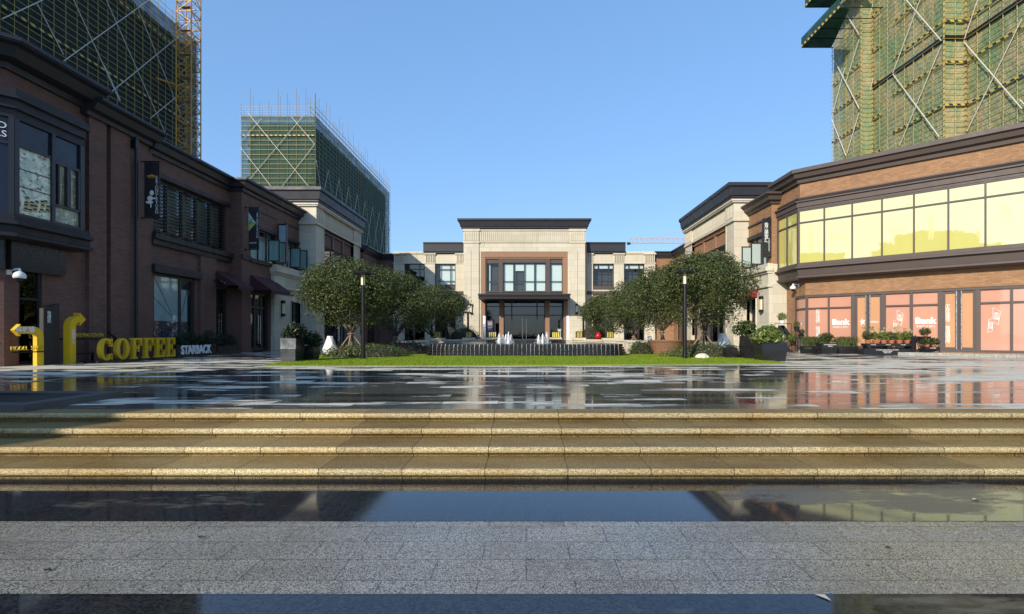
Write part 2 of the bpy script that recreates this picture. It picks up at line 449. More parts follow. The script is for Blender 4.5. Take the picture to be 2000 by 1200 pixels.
def m_plaza():
    """wet banded granite: polished and mirror-like where water stands, pale and matt where slabs have dried"""
    t = NT('wet_plaza_granite'); p = t.pos()
    sx = t.n("ShaderNodeSeparateXYZ", I0=p)
    X, Y = sx.outputs[0], sx.outputs[1]
    x = t.n("ShaderNodeTexBrick", offset=.5); t.L(p, x.inputs['Vector'])
    for k, v in (('Scale', 1.0), ('Mortar Size', .006), ('Mortar Smooth', .2), ('Bias', 0.0), ('Brick Width', .9), ('Row Height', .45)): x.inputs[k].default_value = v
    x.inputs['Color1'].default_value = (0, 0, 0, 1); x.inputs['Color2'].default_value = (1, 1, 1, 1); x.inputs['Mortar'].default_value = (.1, .1, .1, 1)
    slab = t.n("ShaderNodeSeparateColor", I0=x.outputs['Color']).outputs[0]
    # dark and pale courses
    band = t.n("ShaderNodeTexNoise", noise_dimensions='1D'); t.L(t.math('MULTIPLY', t.math('FLOOR', t.math('DIVIDE', Y, .45)), 3.37), band.inputs['W']); band.inputs['Scale'].default_value = 1.0; band.inputs['Detail'].default_value = 0
    bnd = t.mapr(band.outputs['Fac'], .46, .54, 0, 1)
    sp = t.noise(p, 60, 2, .7)
    base = t.mix(bnd, t.mix(sp, (.018, .018, .02), (.05, .05, .055)), t.mix(sp, (.05, .049, .045), (.13, .125, .112)))
    # dryness, with a sunlit strip at the left painted in as dry slabs
    dn = t.noise(t.scale(p, (.22, 1.15, 1)), 1.0, 5, .62, .4)
    fine = t.noise(t.scale(p, (.9, 2.6, 1)), 1.6, 4, .6)
    d = t.math('ADD', dn, t.math('MULTIPLY', t.math('SUBTRACT', slab, .5), .16))
    streak = t.noise(t.scale(p, (.35, 7.0, 1)), 1.3, 3, .6)
    d = t.math('ADD', d, t.math('MULTIPLY', t.math('SUBTRACT', streak, .5), .28))
    d = t.math('ADD', d, t.math('MULTIPLY', t.math('SUBTRACT', fine, .5), .22))
    d = t.math('ADD', d, t.ramp(t.mapr(Y, 7, 23, 0, 1), (0.0, -.0), (.03, .02), (.065, .05), (.085, -.02), (.24, -.07), (.36, .03), (.62, .10), (.85, .05), (1, .0)))
    side = t.math('ADD', t.mapr(X, 6.5, 13, 0, .09), t.mapr(X, -13, -8, .07, 0))  # left term puts the strip of sunlight into the paler dry colour
    d = t.math('ADD', d, t.math('MULTIPLY', side, t.mapr(Y, 10.5, 13, 0, 1)))
    d = t.math('SUBTRACT', d, .015)
    dry = t.mapr(d, .55, .64, 0, 1)
    dryc = t.mix(sp, (.46, .42, .34), (.74, .68, .55))
    t.L(t.mapr(dry, 0, 1, .5, .12), t.b.inputs['Specular IOR Level'])
    joint = t.mix(t.math('MULTIPLY', x.outputs['Fac'], .7), t.mix(dry, base, dryc), (.02, .02, .02))
    t.P(Base_Color=joint)
    rr = t.math('ADD', t.mapr(fine, .35, .7, .015, .10), t.math('MULTIPLY', bnd, .05))
    t.set(t.b, 'Roughness', t.math('ADD', rr, t.math('MULTIPLY', dry, .75), True))
    t.L(t.math('ADD', t.b.inputs['Roughness'].links[0].from_socket, t.mapr(streak, .48, .72, 0, .07), True), t.b.inputs['Roughness'])
    wav = t.noise(t.scale(p, (.5, 3.0, 1)), 1.6, 2, .5)
    hb = t.math('ADD', t.math('MULTIPLY', wav, .5), t.math('MULTIPLY', slab, .05))
    t.bump(hb, .035, .02)
    return t.m
PLAZA = m_plaza()
def m_asphalt():
    t = NT('asphalt_ground'); p = t.pos()
    t.P(Base_Color=t.mix(t.noise(p, 2, 5), (.04, .04, .04), (.075, .07, .065)), Roughness=.9); return t.m
ASPH = m_asphalt()
def m_net(name, c1, c2, c3, alpha):
    t = NT(name); p = t.pos()
    a = t.noise(t.scale(p, (1, 1, .55)), .26, 6, .7, .5); b = t.noise(p, 1.4, 4, .6)
    col = t.mix(t.mapr(a, .4, .62, 0, 1), c1, c2); col = t.mix(t.mapr(b, .48, .7, 0, .75), col, c3)
    t.P(Base_Color=col, Roughness=.8); t.b.inputs['Specular IOR Level'].default_value = .2
    t.bump(t.math('ADD', a, b), .9, .25)
    tr = t.n("ShaderNodeBsdfTransparent"); mx = t.n("ShaderNodeMixShader")
    t.L(t.mapr(t.noise(p, .6, 4), .3, .7, alpha - .12, alpha + .1), mx.inputs[0]); t.L(tr.outputs[0], mx.inputs[1]); t.L(t.b.outputs[0], mx.inputs[2])
    t.L(mx.outputs[0], t.out.inputs[0]); MATS[name] = t.m; return t.m
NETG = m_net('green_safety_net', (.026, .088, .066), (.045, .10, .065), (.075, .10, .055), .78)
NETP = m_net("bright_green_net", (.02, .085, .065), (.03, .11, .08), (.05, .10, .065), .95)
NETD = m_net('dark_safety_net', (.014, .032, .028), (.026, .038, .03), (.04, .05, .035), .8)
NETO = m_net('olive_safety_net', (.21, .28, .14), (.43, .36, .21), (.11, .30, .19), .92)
def m_tape():
    t = NT('hazard_tape'); uv = t.uv()
    s = t.n("ShaderNodeSeparateXYZ", I0=uv)
    f = t.math('FRACT', t.math('MULTIPLY', t.math('ADD', s.outputs[0], t.math('MULTIPLY', s.outputs[1], .6)), 1.15))
    t.P(Base_Color=t.mix(t.math('GREATER_THAN', f, .5), (.50, .38, .05), (.025, .025, .025)), Roughness=.6); return t.m
TAPE = m_tape()
def m_water():
    t = NT('fountain_water'); p = t.pos()
    t.P(Base_Color=(.02, .024, .028), Roughness=.06)
    t.b.inputs['IOR'].default_value = 1.33
    t.bump(t.math('ADD', t.noise(p, 3.0, 3), t.math('MULTIPLY', t.noise(p, 9, 2), .5)), .6, .06); return t.m
WATER = m_water()
def m_spray():
    t = NT('white_water_spray'); p = t.pos()
    t.P(Base_Color=(.86, .88, .9), Roughness=.3)
    tr = t.n("ShaderNodeBsdfTransparent"); mx = t.n("ShaderNodeMixShader")
    t.L(t.mapr(t.noise(p, 14, 4, .7), .3, .6, .25, 1.0), mx.inputs[0]); t.L(tr.outputs[0], mx.inputs[1]); t.L(t.b.outputs[0], mx.inputs[2])
    t.L(mx.outputs[0], t.out.inputs[0]); return t.m
SPRAY = m_spray()
def m_stream():
    t = NT('falling_water'); t.P(Base_Color=(.55, .57, .6), Roughness=.15)
    tr = t.n("ShaderNodeBsdfTransparent"); mx = t.n("ShaderNodeMixShader")
    t.L(t.mapr(t.noise(t.scale(t.pos(), (1, 1, .4)), 22, 3), .35, .65, .15, .9), mx.inputs[0]); t.L(tr.outputs[0], mx.inputs[1]); t.L(t.b.outputs[0], mx.inputs[2])
    t.L(mx.outputs[0], t.out.inputs[0]); return t.m
STREAM = m_stream()
CASC = plain('black_wet_stone', (.02, .02, .02), .2, 0, .6, 5, .5)
def m_photo(name, c1, c2, c3, scale=(2, 2, 1.2)):
    t = NT(name); p = t.pos()
    a = t.noise(t.scale(p, scale), 1.4, 3, .55, .6); b = t.noise(t.scale(p, (3, 3, 4)), 2.2, 3)
    col = t.mix(t.mapr(a, .42, .58, 0, 1), c1, c2); col = t.mix(t.mapr(b, .56, .64, 0, 1), col, c3)
    t.P(Base_Color=col, Roughness=.3); t.b.inputs['Coat Weight'].default_value = .4; return t.m
POSTER = m_photo('picture_print', (.28, .42, .52), (.35, .5, .55), (.5, .42, .45), (1.5, 1.5, 1.0))
FOODP = m_photo('pastry_print', (.82, .80, .60), (.50, .56, .42), (.16, .11, .08), (2.4, 2.4, 3.2))
FOODG = m_photo('plant_print', (.40, .38, .22), (.20, .19, .12), (.58, .56, .46), (5, 5, 1.2))

# ------------------------------------------------------------------ foliage
def rnd_dir():
    z = random.uniform(-1, 1); t = random.uniform(0, 2 * math.pi); r = math.sqrt(1 - z * z)
    return Vector((r * math.cos(t), r * math.sin(t), z))
def add_leaf(m, c, nrm, L, W):
    a = nrm.orthogonal().normalized(); b = nrm.cross(a)
    t = random.uniform(0, 2 * math.pi); u = a * math.cos(t) + b * math.sin(t); v = nrm.cross(u)
    f = nrm * (L * .12)
    m.quad(c - u * L / 2, c + v * W / 2 + f, c + u * L / 2, c - v * W / 2 + f)
def leaves(m, blobs, n, L, W, inner=.55, zmin=None, up=.25):
    tot = sum(b[1][0] * b[1][1] + b[1][1] * b[1][2] for b in blobs)
    for c, r in blobs:
        k = int(n * (r[0] * r[1] + r[1] * r[2]) / tot)
        for _ in range(k):
            d = rnd_dir(); q = random.uniform(inner ** 3, 1) ** (1 / 3) * random.uniform(.93, 1.06)
            p = Vector((c[0] + d.x * r[0] * q, c[1] + d.y * r[1] * q, c[2] + d.z * r[2] * q))
            if zmin is not None and p.z < zmin(p) : continue
            nn = (d + rnd_dir() * .9 + Vector((0, 0, up))).normalized()
            s = random.uniform(.7, 1.25)
            add_leaf(m, p, nn, L * s, W * s)

def tree(loc, rad, h, label, seed, n=6500, dens=3.4, lit=None, poles=4, trunk_h=1.05, L=.15, bare=.0):
    random.seed(seed)
    t = thing('round_tree', label, 'tree', loc, 'round clipped trees on both sides of the fountain')
    x0, y0, z0 = loc
    cz = z0 + trunk_h + (h - trunk_h) * .42
    ch = h - trunk_h
    blobs = []
    R0 = rad
    blobs.append(((x0, y0, cz), (R0 * .84, R0 * .84, ch * .50)))
    for i in range(26):
        d = rnd_dir()
        if d.z < -.35: d.z = -d.z
        q = .70
        c = (x0 + d.x * R0 * q, y0 + d.y * R0 * q, cz + d.z * ch * .42 * q + .05)
        s = random.uniform(.26, .40)
        blobs.append((c, (R0 * s, R0 * s, ch * s * .62)))
    m = MB(); L *= .76
    zm = lambda p: z0 + trunk_h * .98 + .22 * math.sin(p.x * 3.1 + seed) * math.cos(p.y * 2.7) + .15
    leaves(m, blobs, int(n * dens), L, L * .5, .5, zm)
    for _ in range(n // 40):          # stray sprigs that break the outline
        d = rnd_dir(); d.z = abs(d.z) * .9 - .1
        b = Vector((x0 + d.x * R0 * 1.0, y0 + d.y * R0 * 1.0, cz + d.z * ch * .53))
        for _k in range(3): add_leaf(m, b + rnd_dir() * .12, (d + rnd_dir()).normalized(), L, L * .42)
    m.build('crown', LEAF1, t, uv=False)
    m = MB()
    top = Vector((x0, y0, z0 + trunk_h * .95))
    m.path([(x0 + .04, y0, z0 - .1), (x0 - .02, y0 + .02, z0 + trunk_h * .5), top], [.13, .105, .12], 8)
    for i in range(8):
        a = 2 * math.pi * i / 8 + random.uniform(-.25, .25)
        e = random.uniform(.45, .75)
        p1 = top + Vector((math.cos(a) * R0 * .25 * e, math.sin(a) * R0 * .25 * e, .35))
        p2 = p1 + Vector((math.cos(a + .2) * R0 * .32 * e, math.sin(a + .2) * R0 * .32 * e, ch * .17))
        p3 = p2 + Vector((math.cos(a - .2) * R0 * .3, math.sin(a - .2) * R0 * .3, ch * .18))
        m.path([top - Vector((0, 0, .1)), p1, p2, p3], [.065, .05, .032, .012], 6)
        for k in range(5):
            b = p1.lerp(p3, random.uniform(.1, .9)); a2 = a + random.uniform(-1.2, 1.2)
            q = b + Vector((math.cos(a2) * R0 * .3, math.sin(a2) * R0 * .3, random.uniform(-.05, .3) * ch * .5))
            m.path([b, b.lerp(q, .5) + Vector((0, 0, .06)), q], [.022, .014, .006], 4)
    m.build('trunk', BARK, t, smooth=True, uv=False)
    for i in range(poles):
        m = MB(); a = 2 * math.pi * i / poles + .6 + seed
        m.tube((x0 + math.cos(a) * .85, y0 + math.sin(a) * .85, z0 - .12), (x0 - math.cos(a) * .12, y0 - math.sin(a) * .12, z0 + trunk_h * 1.02), .036, .03, 6)
        m.build('support_pole', POLE, t, uv=False)
    if poles:
        m = MB()
        for i in range(poles):
            a = 2 * math.pi * i / poles + .6 + seed; b = a + 2 * math.pi / poles
            m.tube((x0 + math.cos(a) * .17, y0 + math.sin(a) * .17, z0 + trunk_h * .82), (x0 + math.cos(b) * .17, y0 + math.sin(b) * .17, z0 + trunk_h * .84), .032)
        m.build('pole_tie', POLE, t, uv=False)
    return t

def mound(loc, r, label, mat, n, L, seed, name='hedge', cat='hedge', group=None, inner=.8):
    random.seed(seed)
    t = thing(name, label, cat, loc, group)
    m = MB(); x, y, z = loc
    blobs = [((x, y, z), r)]
    for i in range(10):
        d = rnd_dir(); d.z = abs(d.z)
        blobs.append(((x + d.x * r[0] * .72, y + d.y * r[1] * .72, z + d.z * r[2] * .62), (r[0] * .3, r[1] * .34, r[2] * .38)))
    leaves(m, blobs, n, L, L * .55, inner, lambda p: z - .02, .5)
    m.build('foliage', mat, t, uv=False)
    m = MB(); m.ell((x, y, z), (r[0] * .8, r[1] * .8, r[2] * .8)); m.build('inner_twigs', SOIL, t, smooth=True, uv=False)
    return t

# ================================================================== THE SETTING: ground, plaza, steps, lawn
def sheet(name, x0, x1, y0, y1, z, mat):
    m = MB(); m.quad((x0, y0, z), (x1, y0, z), (x1, y1, z), (x0, y1, z))
    return tag(m.build(name, mat), kind='structure')
sheet('ground', -3000, 3000, -3000, 3000, -.62, ASPH)
m = MB(); m.box(-60, 60, -40, 6.4, -.6, -.484); tag(m.build('lower_plaza', PALEG), kind='structure')
sheet('dark_paving_band', -60, 60, 4.33, 6.2, -.48, DARKG)
sheet('dark_paving_band', -60, 60, 1.2, 3.116, -.48, DARKG)
m = MB(); m.box(-70, 70, 7.53, 130, -.6, 0.0); tag(m.build('upper_plaza', PLAZA), kind='structure')
for i, y in enumerate((7.12, 6.6, 6.06, 5.53)):
    z = -.12 * i
    prof = []
    r = .038
    for k in range(9):
        a = math.pi / 2 + math.pi * k / 8
        prof.append((y + r * .75 + math.cos(a) * r * .75, z - r + math.sin(a) * r))
    yb = 7.53 if i == 0 else (7.12, 6.6, 6.06)[i - 1] + .085
    prof += [(y + .075, z - .0765), (y + .075, z - .121), (yb, z - .121), (yb, z)]
    m = MB(); X0, X1 = -30, 30
    n = len(prof)
    m.v = [(X0, a, b) for a, b in prof] + [(X1, a, b) for a, b in prof]
    for k in range(n):
        j = (k + 1) % n; m.f.append((k, j, n + j, n + k))
    m.f.append(tuple(range(n - 1, -1, -1))); m.f.append(tuple(range(n, 2 * n)))
    o = tag(m.build('stone_step', STEPM), kind='structure')
    o.data.materials.append(STEPT)
    for p in o.data.polygons:
        if abs(p.normal.z) > .99 and p.area > 8: p.material_index = 1
    for p in o.data.polygons: p.use_smooth = abs(p.normal.z) < .97 and abs(p.normal.x) < .5 and p.area < 8
# pale strip painted in for the edge of sunlight along the left shops
m = MB(); m.box(-11.45, -11.3, 10, 40, .004, .006); tag(m.build('sunlight_strip', KERBG), kind='structure')
# low plinth in front of the right-hand storefront
FRM = Fr((17.04, 31.26), (.716, -.698), (-.698, -.716))
m = MB(); m.prism([FRM.p(-.3, 0), FRM.p(-.3, .9), FRM.p(22, .9), FRM.p(22, 0)], -.1, .14); tag(m.build('pavement', KERBG), kind='structure')

# lawn: flat front edge bowed towards the viewer, running back to the fountain
front = []
for i in range(41):
    a = -1 + 2 * i / 40
    front.append((.3 + 9.3 * a, 18.25 + .75 * a - .42 * (1 - a * a) ** .8))
lawn_poly = front + [(9.8, 19.6), (10.1, 22), (10.6, 24.5), (10.8, 27.5), (-10.8, 27.5), (-10.6, 24.5), (-9.9, 22), (-9.2, 18.2)]
m = MB(); m.prism(lawn_poly, -.02, .035); tag(m.build('lawn', LAWN), kind='structure')
kerb = [(x * 1.02, y - .2) for x, y in front]
m = MB(); m.prism(kerb + front[::-1], -.02, .012); tag(m.build('kerb', KERBG), kind='structure')
random.seed(3)
m = MB()
def inlawn(x, y):
    a = (x - .3) / 9.3
    return abs(a) < 1 and y > 18.25 + .75 * a - .42 * (1 - a * a) ** .8 + .02
for _ in range(42000):
    x = random.uniform(-9.2, 9.6); y = 17.4 + 7.5 * random.random() ** 1.3
    if not inlawn(x, y): continue
    a = random.uniform(0, 6.28); h = random.uniform(.02, .05); w = .012
    dx, dy = math.cos(a) * w, math.sin(a) * w
    lx, ly = random.uniform(-.03, .03), random.uniform(-.03, .03)
    m.v += [(x - dx, y - dy, .03), (x + dx, y + dy, .03), (x + lx, y + ly, .035 + h)]; k = len(m.v); m.f.append((k - 3, k - 2, k - 1))
tag(m.build('grass', LAWNB, uv=False), kind='stuff')

# ================================================================== WINDOWS
def window(par, F, s0, s1, z0, z1, cols=(), rows=(), d=-.14, gm=None, fm=None, bar=.07, blind=(), dep=.09, name='window', gaps=(), picture=None):
    """frame (mesh of the part) with pane and blind sub-parts"""
    m = MB()
    F.box(m, s0, s0 + bar, d, d + dep, z0, z1); F.box(m, s1 - bar, s1, d, d + dep, z0, z1)
    F.box(m, s0 + bar, s1 - bar, d, d + dep, z0, z0 + bar); F.box(m, s0 + bar, s1 - bar, d, d + dep, z1 - bar, z1)
    for c in cols: F.box(m, c - bar / 2, c + bar / 2, d + .002, d + dep - .003, z0 + bar, z1 - bar)
    for r in rows: F.box(m, s0 + bar, s1 - bar, d + .004, d + dep - .006, r - bar / 2, r + bar / 2)
    w = m.build(name, fm or FRAME, par)
    m = MB(); F.rect(m, s0 + .02, s1 - .02, z0 + .02, z1 - .02, d + dep * .4); m.build('pane', gm or GLASS, w)
    for (a, b, c, e, mt) in blind:
        m = MB(); F.box(m, a, b, d - .16, d - .14, c, e); m.build('blind', mt, w)
    return w

def cornice_prof(zb, zt, dep, kick=.12):
    h = zt - zb
    return [(-.3, zb), (kick, zb), (kick + .04, zb + h * .25), (dep * .55, zb + h * .32), (dep * .72, zb + h * .72), (dep - .05, zb + h * .78), (dep - .05, zb + h * .84), (dep, zb + h * .84), (dep, zt), (-.3, zt)]

# ================================================================== LEFT BRICK SHOPS
FL = Fr((-17.7, 0), (0, 1), (1, 0))
FLM = Fr((-17.7, 17.35), (-.716, -.698), (.698, -.716))
shopL = thing('shop_building', 'shade-darkened brown brick two-storey shop row with bay window, louvres and maroon awnings', 'building', (-20, 26, 0))
LB = []
def partL(name, m, mat, **k): return m.build(name, mat, shopL, **k)
m = MB()
e = FLM.p(20, -.5)
m.prism([e, FLM.p(.3, -.5), (-18.15, 17.8), (-18.3, 31.0), (-17.45, 31.0), (-17.45, 38.15), (-34, 38.15), (-38, 10)], 0, 9.9)
partL('interior_core', m, INTER)
m = MB()
FLM.wall(m, 0, 20, 0, 10.3, ends=(0, 1))
FL.wall(m, 17.35, 20.55, 0, 10.3, ends=(0, 0), holes= [(17.85, 18.72, .05, 3.45)])
FL.wall(m, 20.55, 21.4, 0, 9.9, d=.16, depth=.6)
FL.wall(m, 21.4, 21.62, 0, 9.9, d=-.12)
FL.wall(m, 21.62, 22.68, 0, 9.9, d=.16, depth=.6)
FL.wall(m, 22.68, 24.05, 0, 9.9, d=.10, depth=.6)
FL.wall(m, 24.05, 30.55, 0, 9.7, [(24.3, 27.35, .25, 4.05), (24.25, 30.3, 5.9, 8.65), (29.05, 30.45, 0, 3.7)])
FL.wall(m, 27.62, 29.0, 0, 5.35, d=.14, depth=.3)
F2 = Fr((-16.95, 0), (0, 1), (1, 0))
F2.wall(m, 30.5, 38.18, 0, 9.7, [(31.5, 33.85, 0, 3.7), (31.5, 34.75, 5.75, 7.75), (35.85, 38.05, 5.75, 7.75)], depth=.8)
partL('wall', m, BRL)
m = MB()   # recessed brick panels' dark heads above the first-floor windows
F2.box(m, 31.4, 34.85, 0, .09, 7.75, 7.95); F2.box(m, 35.75, 38.15, 0, .09, 7.75, 7.95)
F2.box(m, 31.4, 34.85, 0, .05, 8.86, 8.92); F2.box(m, 35.75, 38.15, 0, .05, 8.86, 8.92)
F2.box(m, 31.4, 34.85, 0, .12, 5.55, 5.75)
FL.box(m, 24.05, 30.5, 0, .08, 8.65, 8.85)
FL.box(m, 24.05, 30.55, 0, .3, 5.62, 5.88); FL.box(m, 24.05, 30.5, 0, .18, 5.36, 5.62)
F2.box(m, 30.45, 31.4, 0, .10, 5.6, 5.86)
FL.box(m, 24.07, 27.6, 0, .26, 4.05, 4.42)
partL('window_trim', m, TRIM)
m = MB(); m.prism([FL.p(20.0, .165), FL.p(20.0, .19), FL.p(20.55, .19), FL.p(20.55, .165)], 9.2, 9.5); partL('ledge', m, TRIM)
pn = FLM.p(20, 0)
m = MB(); m.sweep([pn, (-17.7, 17.35), (-17.7, 20.6)], cornice_prof(10.1, 10.9, 1.05)); partL('cornice', m, ROOFM)
m = MB(); m.sweep([(-17.54, 20.3), (-17.54, 24.0)], cornice_prof(9.85, 10.5, .75)); partL('cornice', m, ROOFM)
m = MB(); m.sweep([(-17.7, 23.9), (-17.7, 30.5), (-16.95, 30.5), (-16.95, 38.25)], cornice_prof(9.6, 10.28, .6)); partL('cornice', m, ROOFM)
m = MB(); FL.box(m, 17.4, 20.4, -3, -.1, 9.9, 10.7); m.prism([pn, FLM.p(.2, -.2), (-18, 20.4), (-30, 20.4)], 9.9, 10.7); partL('roof', m, ROOFM)
m = MB(); m.tube((-17.42, 22.86, 0), (-17.42, 22.86, 9.9), .07, n=8); FL.box(m, 22.76, 22.96, .1, .34, 9.4, 9.75); partL('downspout', m, BLACK)
# bay window over the corner
m = MB()
bl, bc, be = FLM.p(16, 0), (-17.7, 17.35), (-17.7, 19.75)
m.sweep([bl, bc, be], [(-.1, 8.32), (.62, 8.32), (.62, 8.6), (.72, 8.62), (.72, 8.9), (.84, 8.93), (.84, 9.0), (.70, 9.05), (.70, 9.3), (-.1, 9.3)])
m.sweep([bl, bc, (-17.7, 20.05)], [(-.1, 4.3), (.45, 4.3), (.74, 4.36), (.74, 4.45), (.62, 4.5), (.62, 4.72), (.78, 4.76), (.78, 4.86), (.62, 4.9), (.62, 5.1), (-.1, 5.1)])
bay = m.build('bay_window', TRIM, shopL)
FB = Fr((-17.1, 0), (0, 1), (1, 0)); bcx = (-17.1, 17.35 - .25)
FBM = Fr(bcx, (-.716, -.698), (.698, -.716))
m = MB(); FB.box(m, 17.05, 19.8, -.55, -.12, 5.1, 8.4); m.build('bay_core', INTER, bay)
m = MB()
for a, b in ((17.1, 17.26), (18.45, 18.58), (19.62, 19.8)): FB.box(m, a, b, -.12, .02, 5.1, 8.33)
FB.box(m, 17.26, 18.45, -.1, 0, 5.1, 5.18); FB.box(m, 18.58, 19.62, -.1, 0, 5.1, 5.2)
FB.box(m, 17.26, 18.45, -.1, 0, 7.42, 7.5); FB.box(m, 18.58, 19.62, -.1, 0, 7.3, 7.4); FB.box(m, 18.58, 19.62, -.1, 0, 5.75, 5.85)
FB.box(m, 18.66, 18.73, -.1, .05, 5.85, 7.3); FB.box(m, 19.02, 19.18, -.1, .05, 5.85, 7.3); FB.box(m, 19.5, 19.57, -.1, .05, 5.85, 7.3)
for s in (.0, 1.5, 3.0, 4.5, 6, 7.5, 9): FBM.box(m, s, s + .14, -.12, .02, 5.1, 8.33)
FBM.box(m, .14, 10, -.1, 0, 7.42, 7.5)
m.build('frame', FRAME, bay)
m = MB(); FB.rect(m, 17.26, 18.45, 7.5, 8.33, -.06); FB.rect(m, 18.58, 19.62, 7.4, 8.33, -.06); FBM.rect(m, .1, 10, 5.1, 8.33, -.06)
m.build('pane', plain('navy_panel', (.010, .014, .028), .25, 0, .1, 1), bay)
m = MB(); FB.rect(m, 17.26, 18.45, 5.18, 7.42, -.06); m.build('picture', FOODP, bay)
m = MB()
for k, z in enumerate((6.72, 6.12)):
    FB.box(m, 17.28, 18.43, -.055, -.045, z - .03, z)
m.build('picture_shelf', FRAME, bay)
m = MB(); m2 = MB(); random.seed(5)
for i in range(16):
    s = 17.55 + (i % 5) * .19 + random.uniform(-.05, .05); z = 5.34 + (i // 5) * .13 + (i % 5) * .045 + random.uniform(-.03, .03)
    m.ell(FB.p(s, -.045) + (z + .045,), (.008, .075, .034), 8, 5); m2.ell(FB.p(s, -.052) + (z,), (.008, .08, .06), 8, 5)
m.build('picture_cakes', plain('chocolate_print', (.045, .022, .016), .5), bay, smooth=True)
m2.build('picture_cake_cups', plain('cup_print', (.55, .42, .16), .5), bay, smooth=True)
m = MB(); FB.rect(m, 18.58, 19.62, 5.2, 7.3, -.07); m.build('picture', FOODG, bay)
text('lettering', 'LD', .30, FBM.p3(.17, .0, 8.0), (.698, -.716, 0), WHITEL, bay, .01, align='RIGHT')
text('lettering', 'RS', .30, FBM.p3(.17, .0, 7.72), (.698, -.716, 0), WHITEL, bay, .01, align='RIGHT')
# dark fascia under the bay
m = MB(); FL.box(m, 17.4, 19.45, 0, .2, 3.3, 4.3); FLM.box(m, 0, 12, 0, .2, 3.3, 4.3); partL('fascia', m, BLKBOX)
window(shopL, FL, 17.87, 18.7, .07, 3.4, (), (2.35,), gm=GLASSD)
# louvred window
w = window(shopL, FL, 24.27, 30.28, 5.92, 8.63, (25.45, 26.6, 27.75, 28.95), (), d=-.3, gm=GLASS, bar=.16)
for a, b in ((24.45, 25.36), (25.54, 26.5), (26.7, 27.65), (27.85, 28.85), (29.05, 30.1)):
    m = MB(); F = FL
    for k in range(15):
        z = 6.05 + k * .17
        m.v += [FL.p3(a, -.02, z), FL.p3(b, -.02, z), FL.p3(b, -.15, z + .10), FL.p3(a, -.15, z + .10), FL.p3(a, -.02, z - .02), FL.p3(b, -.02, z - .02), FL.p3(b, -.15, z + .08), FL.p3(a, -.15, z + .08)]
        n = len(m.v) - 8; m.f += [(n, n + 1, n + 2, n + 3), (n + 7, n + 6, n + 5, n + 4), (n, n + 4, n + 5, n + 1), (n + 3, n + 2, n + 6, n + 7)]
    m.build('louvre', FRAME, w)
m = MB(); FL.box(m, 24.4, 30.2, -.52, -.46, 6.0, 8.6)
m.build('blind', BLIND, w)
# picture window with printed interior
w = window(shopL, FL, 24.32, 27.33, .27, 4.03, (26.3,), (), d=-.16, gm=GLASS, bar=.12)
m = MB(); FL.rect(m, 24.4, 26.24, 1.75, 4.0, -.155); FL.rect(m, 26.36, 26.95, 1.75, 3.4, -.155); m.build('picture_wall', m_photo('ceiling_print', (.42, .52, .55), (.36, .44, .46), (.40, .48, .5)), w)
m = MB(); FL.rect(m, 24.4, 26.24, .3, 1.75, -.155); FL.rect(m, 26.36, 26.95, .3, 1.75, -.155); m.build('picture_room', m_photo('room_print', (.03, .035, .05), (.05, .055, .08), (.32, .36, .42), (2, 2, 3)), w)
m = MB(); FL.rect(m, 26.95, 27.3, .3, 4.0, -.155); FL.rect(m, 26.36, 26.95, 3.4, 4.0, -.155)
for (a, b) in (((24.45, 3.95), (25.8, 2.05)), ((24.4, 2.95), (25.85, 1.9)), ((26.9, 3.4), (26.5, 2.1))):
    m.quad(FL.p3(a[0], -.15, a[1]), FL.p3(a[0] + .06, -.15, a[1]), FL.p3(b[0] + .04, -.15, b[1]), FL.p3(b[0], -.15, b[1]))
m.build('picture_lines', BLACK, w)
# doors
def door(par, F, s0, s1, z1, name='door', n=2, gm=None, tr=2.75):
    m = MB()
    F.box(m, s0, s0 + .09, -.3, -.16, 0, z1); F.box(m, s1 - .09, s1, -.3, -.16, 0, z1); F.box(m, s0 + .09, s1 - .09, -.3, -.16, z1 - .1, z1)
    if tr: F.box(m, s0 + .09, s1 - .09, -.29, -.17, tr, tr + .09)
    for k in range(1, n):
        s = s0 + (s1 - s0) * k / n; F.box(m, s - .05, s + .05, -.29, -.17, 0.02, z1 - .1)
    F.box(m, s0 + .09, s1 - .09, -.29, -.17, 0.02, .2)
    dd = m.build(name, FRAME, par)
    m = MB(); F.rect(m, s0 + .05, s1 - .05, .05, z1 - .05, -.24); m.build('pane', gm or GLASSD, dd)
    m = MB(); s = (s0 + s1) / 2
    for o in (-.12, .12): m.tube(F.p3(s + o, -.09, .5), F.p3(s + o, -.09, 2.3), .02, n=6)
    m.build('handle', STEEL, dd)
    return dd
door(shopL, FL, 29.07, 30.43, 3.68)
door(shopL, F2, 31.52, 33.83, 3.68, n=3)
# open casement windows on the first floor of the projecting part
def casement(par, F, s0, s1, z0, z1, opens, side):
    w = window(par, F, s0, s1, z0, z1, [s0 + (s1 - s0) * k / 3 for k in (1, 2)], (z1 - .45,), d=-.2, blind=[(s0 + .1, s1 - .1, z0 + .05, z1 - .3, BLIND)])
    for s in opens:
        # sash swung out at right angles to the wall: faces the viewer
        m = MB(); g = Fr(F.p(s, 0), (F.n[0], F.n[1]), (-F.u[0] * side, -F.u[1] * side))
        a, b, c, e = 0.02, .78, z0 + .08, z1 - .42
        for (x0, x1, y0, y1) in ((a, a + .07, c, e), (b - .07, b, c, e), (a + .07, b - .07, c, c + .07), (a + .07, b - .07, e - .07, e)): g.box(m, x0, x1, -.03, .03, y0, y1)
        sh = m.build('sash', FRAME, w)
        m = MB(); g.rect(m, a + .05, b - .05, c + .05, e - .05, 0.0); m.build('sash_glass', GLASSM, w)
    return w
GLASSM = film('mirror_sash_glass', (.24, .38, .36), coat=1.0)
GLASSM.node_tree.nodes["Principled BSDF"].inputs['Metallic'].default_value = .0
GLASSM.node_tree.nodes["Principled BSDF"].inputs['Roughness'].default_value = .05
